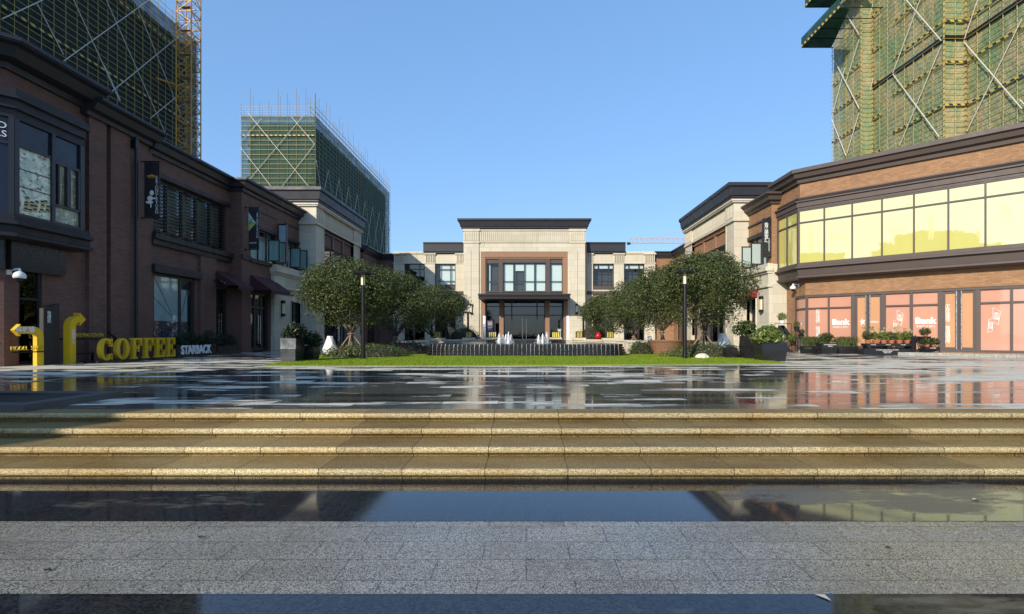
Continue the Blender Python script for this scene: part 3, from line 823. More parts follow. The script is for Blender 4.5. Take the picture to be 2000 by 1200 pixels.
casement(shopL, F2, 31.55, 34.7, 5.78, 7.72, (33.6, 34.5), 1)
casement(shopL, F2, 35.9, 38.0, 5.78, 7.72, (36.7, 37.8), 1)
# stone ground floor at the far end with ledge
def stone_base(par, F, s0, s1, holes=()):
    m = MB(); F.wall(m, s0, s1, 0, 4.2, holes, d=.22, depth=.4); F.wall(m, s0 - .04, s1 + .0, 0, 1.0, holes, d=.30, depth=.3)
    F.box(m, s0 - .1, s1, .0, .36, 4.2, 4.34); F.box(m, s0 - .02, s1, 0, .26, 4.34, 5.1); F.box(m, s0 - .1, s1, 0, .36, 5.1, 5.24)
    F.box(m, s0 - .18, s1, 0, .5, 5.24, 5.5); F.box(m, s0 - .1, s1, 0, .34, 5.5, 5.74)
    for k in range(int((s1 - s0 - 1.6) / .12)): F.box(m, s0 + 1.4 + k * .12, s0 + 1.46 + k * .12, .26, .29, 4.45, 5.0)
    return m.build('stone_base', CREAM, par)
stone_base(shopL, F2, 34.0, 38.15, [(36.3, 37.9, 0, 3.4)])
window(shopL, F2, 36.35, 37.85, .05, 3.35, (37.1,), (2.6,), d=0, gm=GLASSD)

def awning(F, s0, s1, zt, zb, dep, label, mat, loc):
    m = MB(); N = 14
    t0, t1 = F.p3(s0, .0, zt), F.p3(s1, .0, zt); b0, b1 = F.p3(s0 - .05, dep, zb), F.p3(s1 + .05, dep, zb)
    z0 = F.p3(s0, .02, zb); z1 = F.p3(s1, .02, zb)
    m.quad(t0, b0, b1, t1); m.quad(t0, z0, b0); m.quad(t1, b1, z1)
    for k in range(int((s1 - s0) / .16)):          # scalloped valance
        a = s0 - .05 + (s1 - s0 + .1) * k / int((s1 - s0) / .16); b = s0 - .05 + (s1 - s0 + .1) * (k + 1) / int((s1 - s0) / .16); c = (a + b) / 2
        m.quad(F.p3(a, dep + .003, zb), F.p3(a, dep + .003, zb - .16), F.p3(c, dep + .003, zb - .24), F.p3(b, dep + .003, zb - .16), F.p3(b, dep + .003, zb))
    a = thing('awning', label, 'awning', loc)
    m.build('canvas', mat, a)
    m = MB(); m.tube(F.p3(s0, dep - .01, zb + .0), F.p3(s1, dep - .01, zb + .0), .02); m.tube(F.p3(s0, 0, zb + .02), F.p3(s0, dep, zb + .0), .018); m.tube(F.p3(s1, 0, zb + .02), F.p3(s1, dep, zb), .018)
    m.build('frame', BLACK, a)
    return a
awning(FL, 28.95, 30.45, 4.75, 3.85, 1.45, 'dark maroon scalloped awning, the one nearer the COFFEE letters', MAROON, FL.p3(29.7, 0, 3.8))
awning(F2, 31.45, 34.2, 4.75, 3.8, 1.35, 'dark maroon scalloped awning beside the shaded stone corner', MAROON, F2.p3(32.8, 0, 3.8))

# ================================================================== STONE PAVILIONS (left and right)
def pavilion(name, label, F, s0, s1, X, side, back):
    """side: F faces the plaza; s0 near end, s1 far end; front wall faces the viewer"""
    t = thing(name, label, 'building', F.p3(s0 + 5, -3, 0))
    FF = Fr(F.p(s0, 0), (F.n[0], F.n[1]) if side > 0 else (F.n[0], F.n[1]), (0, -1))   # s outward of the plaza face
    m = MB(); m.prism([F.p(s0 + .45, -.5), F.p(s1 - .45, -.5), F.p(s1 - .45, -back), F.p(s0 + .45, -back)], 0, 11.6); m.build('interior_core', INTER, t)
    a, b = s0 + 1.5, s1 - 2.0
    m = MB()
    F.wall(m, s0, a, 0, 9.4, depth=.5, ends=(0, 1)); F.wall(m, b, s1, 0, 9.4, depth=.5)
    F.wall(m, a, b, 9.4, 10.7, d=-.06, depth=.4)
    F.wall(m, s0 - .06, a, 9.4, 10.7, d=.06, depth=.5, ends=(0, 1)); F.wall(m, b, s1, 9.4, 10.7, d=.06, depth=.5)
    FF.wall(m, -back, 0, 0, 9.4, depth=.45, ends=(1, 0)); FF.wall(m, -back, .06, 9.4, 10.7, d=.06, depth=.45, ends=(1, 0))
    F.wall(m, s0 - .07, a + .02, 0, 1.0, d=.07, depth=.3, ends=(0, 1)); F.wall(m, b - .02, s1, 0, 1.0, d=.07, depth=.3); FF.wall(m, -back, .07, 0, 1.0, d=.07, depth=.3, ends=(1, 0))
    F.box(m, a - .12, a, -.45, .04, 1.0, 9.4); F.box(m, b, b + .12, -.45, .04, 1.0, 9.4)
    m.build('wall', CREAM, t)
    m = MB(); n = int((b - a) / .22)
    for k in range(n): F.box(m, a + .1 + k * .22, a + .22 + k * .22, -.06, -.01, 9.55, 10.5)
    for k in range(4): F.box(m, s0 + .2 + k * .3, s0 + .38 + k * .3, .06, .1, 9.6, 10.45)
    for k in range(5): F.box(m, b + .2 + k * .34, b + .4 + k * .34, .06, .1, 9.6, 10.45)
    m.build('fluted_frieze', CREAM, t)
    pth = [FF.p(-back, 0), F.p(s0, 0), F.p(s1, 0)]
    m = MB()
    m.sweep(pth, [(0, 9.28), (.13, 9.28), (.13, 9.42), (0, 9.42)], flip=side < 0)
    m.sweep(pth, [(0, 10.62), (.2, 10.62), (.2, 10.7), (.27, 10.72), (.27, 10.84), (0, 10.84)], flip=side < 0)
    m.build('moulding', CREAM, t)
    m = MB(); m.sweep(pth, [(-.4, 10.84), (.24, 10.84), (.30, 10.95), (.30, 11.04), (.40, 11.08), (.50, 11.62), (.62, 11.72), (.62, 11.95), (-.4, 11.95)], flip=side < 0); m.build('cornice', ROOFM, t)
    m = MB(); m.prism([F.p(s0 + .1, -.1), F.p(s1 - .1, -.1), F.p(s1 - .1, -back), F.p(s0 + .1, -back)], 11.62, 11.9); m.build('roof', ROOFM, t)
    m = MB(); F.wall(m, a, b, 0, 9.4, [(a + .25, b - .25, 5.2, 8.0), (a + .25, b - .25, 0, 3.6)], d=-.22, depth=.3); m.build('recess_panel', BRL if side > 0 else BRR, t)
    m = MB()
    for k in (1, 2): s = a + (b - a) * k / 3; F.box(m, s - .15, s + .15, -.22, -.12, 8.0, 9.0)
    F.box(m, a, b, -.22, -.08, 9.0, 9.1); F.box(m, a, b, -.22, -.1, 4.9, 5.2); F.box(m, a, b, -.22, -.02, 3.6, 3.85)
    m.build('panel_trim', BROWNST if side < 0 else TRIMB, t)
    window(t, F, a + .27, b - .27, 5.22, 7.98, [a + (b - a) * k / 3 for k in (1, 2)], (7.3,), d=-.4, blind=[])
    dd = door(t, F, a + .27, b - .27, 3.58, n=4)
    return t
FPL = Fr((-15.7, 0), (0, 1), (1, 0)); FPR = Fr((15.05, 0), (0, 1), (-1, 0))
pavL = pavilion('stone_pavilion', 'shaded grey-cream stone pavilion with dark cornice beyond the brown shops', FPL, 38.2, 48.5, -15.7, 1, 10)
pavR = pavilion('stone_pavilion', 'sunlit cream stone pavilion with dark cornice behind the big right tree', FPR, 37.1, 48.5, 15.05, -1, 10)

# link wings between the pavilions and the hall
def link(label, sx, bm, F, zt):
    t = thing('link_building', label, 'building', (sx * 17, 52, 0))
    m = MB(); m.prism([(sx * 15.85, 48.6), (sx * 15.85, 53.9), (sx * 13.4, 53.9), (sx * 13.4, 58), (sx * 24, 58), (sx * 24, 48.6)], 0, zt - .2); m.build('core', INTER, t)
    m = MB(); F.wall(m, 48.4, 53.5, 0, zt - .4, [(49.6, 52.2, 5.0, 7.6), (49.6, 52.2, 0, 3.4)])
    G = Fr((0, 53.5), (1, 0), (0, -1))
    a, b = sorted((sx * 15.4, sx * 13.4)); G.wall(m, a, b, 0, zt - .4, ends=(0, 0)); m.build('wall', bm, t)
    m = MB(); m.sweep([(sx * 15.4, 48.4), (sx * 15.4, 53.5), (sx * 13.3, 53.5)], cornice_prof(zt - .65, zt, .45), flip=sx > 0); m.build('cornice', ROOFM, t)
    window(t, F, 49.62, 52.18, 5.02, 7.58, (50.9,), (6.9,)); window(t, F, 49.62, 52.18, .02, 3.38, (50.9,), (2.6,), gm=GLASSD)
    return t
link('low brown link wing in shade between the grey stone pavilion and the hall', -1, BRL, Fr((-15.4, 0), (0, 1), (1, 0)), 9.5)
link('low orange brick link wing in sun between the right pavilion and the hall', 1, BRR, Fr((15.4, 0), (0, 1), (-1, 0)), 9.7)

# ================================================================== CENTRAL HALL
CX = -.2
FC = Fr((CX, 52), (1, 0), (0, -1))
hall = thing('entrance_hall', 'cream stone two-storey hall with dark cornice, big central window and recessed glass entrance', 'building', (CX, 56, 0))
m = MB(); m.prism([(CX - 13.3, 54.2), (CX - 5.9, 54.2), (CX - 5.9, 52.9), (CX + 5.9, 52.9), (CX + 5.9, 54.2), (CX + 13.3, 54.2), (CX + 13.3, 64), (CX - 13.3, 64)], 0, 9.3)
FC.box(m, -6.0, 6.0, -9, -.6, 9.3, 12.4); m.build('interior_core', INTER, hall)
m = MB()
for sg in (-1, 1):
    a, b = sorted((sg * 4.62, sg * 6.17))
    FC.wall(m, a, b, 0, 10.5, depth=1.0)
    FC.box(m, min(sg * 4.62, sg * 4.42), max(sg * 4.62, sg * 4.42), -.5, -.12, 0, 9.5)
    FC.box(m, a - .06, b + .06, -.5, .08, 10.35, 10.5); FC.box(m, a - .02, b + .02, -.5, .05, 10.5, 11.55); FC.box(m, a - .1, b + .1, -.5, .12, 11.55, 11.78)
    FC.box(m, a - .05, b + .05, -.5, .06, 0, .9)
FC.wall(m, -4.62, 4.62, 9.5, 10.45, d=-.1, depth=.5); FC.box(m, -4.62, 4.62, -.5, .0, 10.4, 10.5); FC.wall(m, -4.62, 4.62, 10.5, 11.6, d=-.06, depth=.5); FC.box(m, -4.62, 4.62, -.5, .04, 11.6, 11.76)
m.build('wall', CREAM, hall)
m = MB()
for k in range(44): FC.box(m, -4.5 + k * .207, -4.39 + k * .207, -.06, .0, 10.56, 11.5)
for sg in (-1, 1):
    for k in range(8): c = sg * 5.4 - .65 + k * .186; FC.box(m, c - .05, c + .05, .05, .10, 10.58, 11.45)
m.build('fluted_frieze', CREAM, hall)
m = MB()
for sg in (-1, 1):
    c = sg * 5.4; FC.box(m, c - .015, c + .015, -.002, .004, 2.6, 9.6)
m.build('pier_groove', TRIMB, hall)
m = MB(); m.sweep([(CX - 6.2, 58), (CX - 6.2, 52), (CX + 6.2, 52), (CX + 6.2, 58)], [(-.3, 11.78), (.14, 11.78), (.2, 11.86), (.2, 11.95), (.28, 12.0), (.42, 12.5), (.55, 12.56), (.55, 12.75), (-.3, 12.75)]); m.build('cornice', ROOFM, hall)
m = MB(); FC.box(m, -6.1, 6.1, -8, .1, 12.3, 12.6); m.build('roof', ROOFM, hall)
m = MB()   # brown reveal around the central window
for a, b, z0, z1, d0, d1 in ((-4.42, -4.0, .3, 9.5, -.5, -.14), (4.0, 4.42, .3, 9.5, -.5, -.14), (-4.0, 4.0, 8.95, 9.5, -.5, -.14), (-4.0, -3.9, 5.1, 8.95, -.5, -.22), (3.9, 4.0, 5.1, 8.95, -.5, -.22), (-3.9, 3.9, 8.8, 8.95, -.5, -.22)):
    FC.box(m, a, b, d0, d1, z0, z1)
m.build('brown_surround', BROWNST, hall)
m = MB()
FC.box(m, -2.62, -2.2, -.6, -.26, 5.1, 8.8); FC.box(m, 2.2, 2.62, -.6, -.26, 5.1, 8.8); FC.box(m, -2.2, 2.2, -.6, -.28, 8.4, 8.8)
FC.box(m, -3.9, -2.62, -.6, -.36, 8.35, 8.8); FC.box(m, 2.62, 3.9, -.6, -.36, 8.35, 8.8)
FC.box(m, -3.9, 3.9, -.6, -.30, 5.1, 5.4); FC.box(m, -3.9, 3.9, -.3, -.18, 5.36, 5.46)
m.build('window_surround', TRIMB, hall)
window(hall, FC, -3.9, -2.62, 5.46, 8.35, (), (6.5,), d=-.5, blind=[(-3.6, -3.5, 5.5, 8.3, BLIND)])
window(hall, FC, 2.62, 3.9, 5.46, 8.35, (), (6.5,), d=-.5, blind=[(2.66, 3.86, 5.5, 8.3, BLIND)])
window(hall, FC, -2.2, 2.2, 5.46, 8.4, (-1.08, 0, 1.08), (6.5,), d=-.5, blind=[(-2.15, -1.15, 5.5, 8.35, BLIND), (.05, 1.0, 5.5, 8.35, BLIND), (1.15, 2.15, 5.5, 8.35, BLIND), (-1.0, -.02, 7.6, 8.35, BLIND)])
m = MB(); FC.box(m, -4.4, 4.4, -.1, 2.95, 4.5, 4.62); FC.box(m, -4.45, 4.45, -.1, 3.0, 4.84, 4.98)
for k in range(44): FC.box(m, -4.4 + k * .202, -4.29 + k * .202, 2.8, 2.96, 4.62, 4.84)
FC.box(m, -4.38, 4.38, -.1, 2.8, 4.62, 4.84); m.build('canopy', TRIM, hall)
m = MB(); FC.box(m, -4.3, 4.3, -.88, -.8, .3, 4.6)
ent = m.build('entrance', FRAME, hall)
m = MB(); FC.rect(m, -4.1, 4.1, .35, 4.5, -.70); m.build('glazing', GLASSD, ent)
m = MB()
for s in (-3.9, -2.1, -1.3, 1.3, 2.1, 3.9): FC.box(m, s - .06, s + .06, -.78, -.6, .3, 4.5)
FC.box(m, -3.9, 3.9, -.78, -.6, 3.0, 3.1); FC.box(m, -3.9, 3.9, -.78, -.6, 3.9, 3.98); m.build('mullion', FRAME, ent)
for s in (-2.35, 2.35):
    m = MB(); FC.box(m, s - .22, s + .22, -.6, -.3, .3, 4.5); m.build('column', BROWNST, hall)
for s in (-.55, .55):
    m = MB(); FC.box(m, s - .5, s + .5, -.66, -.6, .34, 3.0); dl = m.build('door', GLASSD, hall)
    m = MB(); m.tube(FC.p3(s * .35, -.55, .6), FC.p3(s * .35, -.55, 2.8), .03); m.build('handle', STEEL, dl)
m = MB(); FC.box(m, -6.2, 6.2, -.9, 3.4, 0, .28); m.build('doorstep', KERBG, hall)
# wings
FW = Fr((CX, 53.2), (1, 0), (0, -1))
for sg in (-1, 1):
    def o(a, b): return tuple(sorted((sg * a, sg * b)))
    wh = [o(7.15, 9.28) + (6.1, 8.42), o(10.35, 12.45) + (6.1, 8.42), o(7.15, 9.28) + (.3, 4.2), o(10.35, 12.45) + (.3, 4.2)]
    m = MB(); a, b = o(6.0, 13.55); FW.wall(m, a, b, 0, 9.45, wh, depth=.8, ends=(0, 0))
    SD = Fr((CX + sg * 13.55, 53.2), (0, 1), (sg, 0)); SD.wall(m, 0, 8, 0, 9.45, depth=.4, ends=(0, 1))
    for p, q in ((6.2, 7.1), (9.28, 10.32), (12.45, 13.56)):
        a, b = o(p, q); FW.wall(m, a, b, 0, 8.4, d=.1, depth=.3)
        FW.box(m, a - .06, b + .06, -.2, .17, 8.4, 8.52); FW.box(m, a - .1, b + .1, -.2, .2, 9.35, 9.5)
        n = 6
        for k in range(n): c = a + (b - a) * (k + .5) / n; FW.box(m, c - .045, c + .045, 0, .14, 8.56, 9.3)
    a, b = o(6.2, 13.55); FW.box(m, a, b, -.2, .06, 8.42, 8.5)
    a, b = o(10.0, 13.6); FW.box(m, a, b, -.3, .12, 9.45, 9.68)
    m.build('wing_wall', CREAM, hall)
    m = MB(); a, b = o(6.17, 10.45); FW.box(m, a, b, -3, .24, 9.5, 9.66); FW.box(m, a, b, -3, .32, 9.66, 10.45); FW.box(m, a, b, -3, .42, 10.45, 10.6); m.build('wing_attic', ROOFM, hall)
    m = MB()
    for p, q in ((7.15, 9.28), (10.35, 12.45)):
        a, b = o(p, q); FW.box(m, a, b, -.3, .02, 5.72, 6.1)
    a, b = o(6.2, 9.3); FW.box(m, a, b, -.2, .14, 5.2, 5.55); m.build('wing_band', TRIMB, hall)
    for i, (p, q) in enumerate(((7.15, 9.28), (10.35, 12.45))):
        a, b = o(p, q)
        dark = sg < 0 and i == 1
        bl = []
        if not dark: bl = [(a + .05, b - .05, 7.95, 8.38, BLIND)] if sg > 0 else [(a + .5, b - .05, 6.3, 8.38, BLIND)]
        window(hall, FW, a, b, 6.12, 8.42, (a + (b - a) * .24, a + (b - a) * .74), (6.62, 7.85), d=-.2, gm=GLASSD if dark else GLASS, blind=bl)
        window(hall, FW, a, b, .32, 4.2, (a + (b - a) * .5,), (3.2,), d=-.2, gm=GLASSD)
m = MB(); m.tube((CX + 6.28, 52.1, 0), (CX + 6.28, 52.1, 10.4), .06); m.build('downspout', TRIMB, hall)

# ================================================================== RIGHT BRICK SHOP
FR = Fr((17.04, 0), (0, 1), (-1, 0))
FR2 = Fr((16.1, 0), (0, 1), (-1, 0))
shopR = thing('shop_building', 'sunlit orange brick corner shop with yellow-glazed bay and pink-filmed storefront', 'building', (22, 30, 0))
LEN = 20
m = MB(); m.prism([FRM.p(LEN, -.5), FRM.p(.3, -.5), (17.5, 31.5), (17.5, 33.9), (16.55, 33.9), (16.55, 37), (34, 37), (44, 26)], 0, 10.2); m.build('interior_core', INTER, shopR)
m = MB()
def qs(px, d=0.0):
    a = (px - 1028) / 1000.0; ox, oy = FRM.p(0, d)
    return (a * oy - ox) / (.716 + .698 * a)
st_end = 13.6
FRM.wall(m, 0, LEN, 0, 9.3, [(.02, st_end, .2, 3.47)], ends=(0, 1))
FR.wall(m, 31.26, 33.7, 0, 10.3, [(31.27, 32.45, .2, 3.47)], ends=(0, 0))
FR2.wall(m, 33.6, 37.08, 4.0, 9.8, [(34.3, 36.9, 5.75, 7.8)], depth=.5)
FRM.wall(m, -.185, LEN, 9.2, 10.3, d=.45, depth=.6, ends=(0, 1))
FRC = Fr((16.59, 0), (0, 1), (-1, 0)); FRC.wall(m, 31.07, 33.75, 9.2, 10.3, depth=.6, ends=(0, 1))
m.build('wall', BRR, shopR)
FRS = Fr((17.04, 31.26), FRM.u, FRM.n)
c0 = (17.04, 31.26)
m = MB(); m.sweep([(17.04, 33.9), c0, FRM.p(LEN, 0)], [(-.2, 10.22), (.6, 10.22), (.64, 10.42), (.82, 10.48), (.92, 10.72), (1.05, 10.76), (1.05, 10.98), (-.2, 10.98)], flip=False); m.build('cornice', TRIMB, shopR)
m = MB(); m.sweep([(16.1, 37.2), (16.1, 33.6), (16.9, 33.6)], cornice_prof(9.65, 10.3, .6)); m.build('cornice', TRIMB, shopR)
m = MB(); m.prism([FRM.p(LEN, -.2), FRM.p(.1, -.2), (17.2, 33.8), (30, 33.8)], 10.3, 10.8); m.prism([(16.3, 33.7), (16.3, 37.1), (30, 37.1), (30, 33.7)], 9.9, 10.1); m.build('roof', ROOFM, shopR)
m = MB()
m.sweep([(17.04, 33.55), c0, FRM.p(LEN, 0)], [(0, 8.6), (.62, 8.6), (.62, 8.72), (.68, 8.74), (.68, 9.0), (.78, 9.04), (.78, 9.12), (.46, 9.14), (.46, 9.2), (0, 9.2)])
m.sweep([(17.04, 33.55), c0, FRM.p(LEN, 0)], [(.4, 9.2), (.52, 9.2), (.60, 9.3), (.60, 9.36), (.4, 9.36)])
m.sweep([(17.04, 33.62), c0, FRM.p(LEN, 0)], [(0, 4.42), (.50, 4.42), (.66, 4.5), (.66, 4.6), (.55, 4.64), (.62, 5.0), (.80, 5.06), (.80, 5.16), (.64, 5.2), (.64, 5.32), (0, 5.32)])
bayR = m.build('bay_window', TRIMB, shopR)
FRB = Fr(FRM.p(0, 0), FRM.u, FRM.n)
bx = 17.04 - .58; by = 31.26 - .422 * .58
FBR = Fr((bx, by), FRM.u, FRM.n); FBC = Fr((bx, 0), (0, 1), (-1, 0))
m = MB()
mull = [0.0] + [1.41 * k for k in range(1, 13)]
for k, s in enumerate(mull): FBR.box(m, s - (.0 if k == 0 else .035), s + (.09 if k == 0 else .035), -.12, .03, 5.32, 8.6)
FBR.box(m, .09, 17, -.10, .02, 7.78, 7.86); FBR.box(m, .09, 17, -.10, .02, 5.32, 5.40); FBR.box(m, .09, 17, -.10, .02, 8.52, 8.6)
for s in (by, by + 1.25, by + 2.4): FBC.box(m, s, s + .1, -.12, .03, 5.32, 8.6)
FBC.box(m, by + .1, by + 2.4, -.10, .02, 7.78, 7.86); FBC.box(m, by + .1, by + 2.4, -.10, .02, 5.32, 5.40); FBC.box(m, by + .1, by + 2.4, -.10, .02, 8.52, 8.6)
FBC.box(m, by + 2.5, by + 2.75, -.5, .0, 5.32, 8.6)
m.build('frame', TRIMB, bayR)
m = MB()
for k in range(12): FBR.rect(m, mull[k] + .04, mull[k + 1] - .03, 5.36, 8.56, -.04 - .0015 * (k % 3))
FBC.rect(m, by + .08, by + 1.27, 5.36, 8.56, -.04); FBC.rect(m, by + 1.33, by + 2.42, 5.36, 8.56, -.042)
m.build('pane', FILMY, bayR)
FNT = plain('faint_white_lettering', (.70, .68, .28), .5, 0, .03, 3)
nM = (FRM.n[0], FRM.n[1], 0)
def at_bay(s, z): return FBR.p3(s, -.028, z)
text('lettering', '正\n在\n装\n修\n敬\n请\n期\n待', .26, at_bay(.7, 6.75), nM, FNT, bayR, .002, line=.72)
text('lettering', '正\n在\n装\n修\n敬\n请\n期\n待', .26, at_bay(6.35, 6.75), nM, FNT, bayR, .002, line=.72)
text('lettering', 'Bank', .42, at_bay(4.95, 6.75), nM, FNT, bayR, .002, bold=.012)
text('lettering', 'Bank', .42, at_bay(2.1, 6.75), nM, FNT, bayR, .002, bold=.012)
text('lettering', '阳\n光', .5, at_bay(9.2, 6.85), nM, FNT, bayR, .002, line=.75)
# storefront: frame + film panels + doors
sf = MB()
ZB, ZT, ZR = .2, 3.45, 2.66
S = lambda px: qs(px)
def post(a, b): FRM.box(sf, a, b, -.2, .02, ZB, ZT)
posts = [(0.0, .14), (S(1616.7), S(1620)), (S(1662), S(1670.7)), (S(1722), S(1730)), (S(1777), S(1783)), (S(1832), S(1842)), (S(1905), S(1915.5)), (S(1973.5), S(1979)), (S(2042), S(2049)), (S(2110), S(2118)), (S(2200), S(2210)), (st_end - .1, st_end)]
for a, b in posts: post(a, b)
FRM.box(sf, .14, st_end - .1, -.2, .04, ZT - .12, ZT); FRM.box(sf, .14, st_end - .1, -.2, .04, ZB, ZB + .1)
gl_i = [0, 1, 3, 4, 6, 7, 8, 9, 10]; dr_i = [2, 5]
for i in gl_i: FRM.box(sf, posts[i][1], posts[i + 1][0], -.18, .0, ZR - .045, ZR + .045)
FR.box(sf, 32.36, 32.46, -.2, .02, ZB, ZT); FR.box(sf, 31.26, 32.36, -.2, .02, ZT - .12, ZT); FR.box(sf, 31.26, 32.36, -.2, .02, ZB, ZB + .1); FR.box(sf, 31.26, 32.36, -.18, 0, ZR - .045, ZR + .045)
stf = sf.build('storefront', TRIMB, shopR)
m = MB()
for i in gl_i: FRM.rect(m, posts[i][1] - .02, posts[i + 1][0] + .02, ZB + .05, ZT - .05, -.08 - .001 * i)
FR.rect(m, 31.3, 32.4, ZB + .05, ZT - .05, -.08); m.build('pane', FILMP, stf)
CJ = '正\n在\n装\n修\n\n敬\n请\n期\n待'
for i in dr_i:
    a, b = posts[i][1], posts[i + 1][0]; c = (S((1692 + 1698.7) / 2) if i == 2 else S(1873))
    m = MB()
    for p, q in ((a, c - .01), (c + .01, b)):
        inn = q if q < c else p
        FRM.box(m, p, p + .09, -.14, -.02, ZB + .1, ZT - .12); FRM.box(m, q - .09, q, -.14, -.02, ZB + .1, ZT - .12)
        FRM.box(m, p + .09, q - .09, -.14, -.02, ZB + .1, ZB + .22); FRM.box(m, p + .09, q - .09, -.14, -.02, ZT - .24, ZT - .12)
    d = m.build('door', TRIMB, shopR)
    m = MB(); FRM.rect(m, a + .05, c - .06, ZB + .15, ZT - .15, -.07); m.build('pane', FILMO, d)
    m = MB(); FRM.rect(m, c + .06, b - .05, ZB + .15, ZT - .15, -.07); m.build('pane', FILMO, d)
    m = MB()
    for o_ in (-.10, .10):
        m.tube(FRM.p3(c + o_, .06, ZB + .12), FRM.p3(c + o_, .06, ZT - .14), .028, n=8)
        for z in (ZB + .3, ZT - .35): m.tube(FRM.p3(c + o_, -.02, z), FRM.p3(c + o_, .06, z), .012)
    m.build('handle', STEEL, d)
def at_st(px, z): return FRM.p3(S(px), -.06, z)
def star(px, z, r, par):
    m = MB(); s0 = S(px); n = 5
    pts = []
    for k in range(10):
        a = math.pi / 2 + k * math.pi / 5 + .15; rr = (r * (1.25 if k in (4, 8) else 1)) if k % 2 == 0 else r * .34
        pts.append((s0 + rr * math.cos(a) * .8, z + rr * math.sin(a)))
    f = [FRM.p3(a, -.056, b) for a, b in pts]; cc = FRM.p3(s0, -.056, z)
    for k in range(10): m.quad(cc, f[k], f[(k + 1) % 10])
    m.build('emblem', WHITEL, par)
text('lettering', CJ, .26, at_st(1597, 1.65), nM, WHITEL, stf, .003, line=.86)
text('lettering', CJ, .26, at_st(1850, 1.62), nM, WHITEL, stf, .003, line=.86)
for px in (1641, 1807):
    text('lettering', 'Bank', .44, at_st(px, 1.80), nM, WHITEL, stf, .003, bold=.02)
    text('lettering', '中国光大银行', .135, at_st(px, 1.50), nM, WHITEL, stf, .003)
star(1684, 1.80, .22, stf)
text('lettering', 'EPRO', .16, FRM.p3(S(1708), -.06, 1.78), nM, WHITEL, stf, .003)
def dia(px, z):
    """slanted outline badge with two stepped columns of characters"""
    s = S(px); m = MB()
    for (p, q) in (((s - .05, z + .62), (s + .22, z + .42)), ((s + .22, z + .42), (s + .14, z - .25)), ((s - .05, z + .62), (s - .05, z + .1)), ((s - .05, z + .1), (s - .2, z + .02)), ((s - .2, z + .02), (s - .24, z - .62)), ((s - .24, z - .62), (s - .08, z - .55)), ((s - .08, z - .55), (s - .06, z - .1)), ((s - .06, z - .1), (s + .14, z - .25))):
        L = math.hypot(q[0] - p[0], q[1] - p[1]); nx, nz = -(q[1] - p[1]) / L * .007, (q[0] - p[0]) / L * .007
        m.quad(FRM.p3(p[0] - nx, -.055, p[1] - nz), FRM.p3(p[0] + nx, -.055, p[1] + nz), FRM.p3(q[0] + nx, -.055, q[1] + nz), FRM.p3(q[0] - nx, -.055, q[1] - nz))
    m.build('emblem', WHITEL, stf)
    text('lettering', '幸\n福', .22, FRM.p3(s + .07, -.06, z + .18), nM, WHITEL, stf, .003, line=.85)
    text('lettering', '蓝\n海', .19, FRM.p3(s - .15, -.06, z - .28), nM, WHITEL, stf, .003, line=.95)
dia(1754, 1.80); dia(1942, 1.80)
m = MB(); k = 31.85
for a in range(5):
    an = math.pi / 2 + a * 2 * math.pi / 5; m.quad(FR.p3(k, -.06, 1.72), FR.p3(k + .05 * math.cos(an + .6), -.06, 1.72 + .05 * math.sin(an + .6)), FR.p3(k + .19 * math.cos(an), -.06, 1.72 + .19 * math.sin(an)), FR.p3(k + .05 * math.cos(an - .6), -.06, 1.72 + .05 * math.sin(an - .6)))
m.build('emblem', WHITEL, stf)
stone_base(shopR, FR2, 33.55, 37.05, [(35.3, 36.9, 0, 3.6)])
door(shopR, FR2, 35.32, 36.88, 3.58)
m = MB(); m.sweep([(16.1, 33.6), (17.04, 33.6)], [(0, 0), (.1, 0), (.1, 5.7), (0, 5.7)]); m.build('stone_return', CREAM, shopR)
m = MB(); FR2.box(m, 34.2, 37.0, 0, .14, 7.8, 8.05); FR2.box(m, 33.7, 37.05, 0, .08, 8.75, 8.85); m.build('window_trim', TRIM, shopR)
w = window(shopR, FR2, 34.32, 36.88, 5.77, 7.78, (35.2, 36.1), (7.3,), d=-.2, blind=[(34.4, 36.8, 5.8, 7.5, BLIND)])
for s in (35.0, 36.5):
    g = Fr(FR2.p(s, 0), (-1, 0), (0, -1)); m = MB()
    for (x0, x1, y0, y1) in ((.02, .09, 5.85, 7.35), (.68, .75, 5.85, 7.35), (.09, .68, 5.85, 5.92), (.09, .68, 7.28, 7.35)): g.box(m, x0, x1, -.03, .03, y0, y1)
    m.build('sash', FRAME, w); m = MB(); g.rect(m, .08, .7, 5.9, 7.3, 0); m.build('sash_glass', film('pale_sash_glass', (.42, .5, .48), coat=1.0), w)
awning(FR2, 35.2, 37.0, 4.5, 3.65, .95, 'red awning in sun over a doorway, half hidden by the big right tree', plain('red_canvas', (.26, .022, .028), .8, 0, .15, 3), FR2.p3(36, 0, 3.6))

# building out of frame on the left behind the viewer: it casts the shade on the left end of the steps
t = thing('office_building', 'plain brown brick building standing left of the lower plaza, behind the viewer', 'building', (-25, -9.5, -.48))
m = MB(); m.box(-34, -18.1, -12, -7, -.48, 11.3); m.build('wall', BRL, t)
m = MB(); m.sweep([(-18.1, -12), (-18.1, -7), (-34, -7)], cornice_prof(11.0, 11.6, .35), flip=True); m.build('cornice', ROOFM, t)

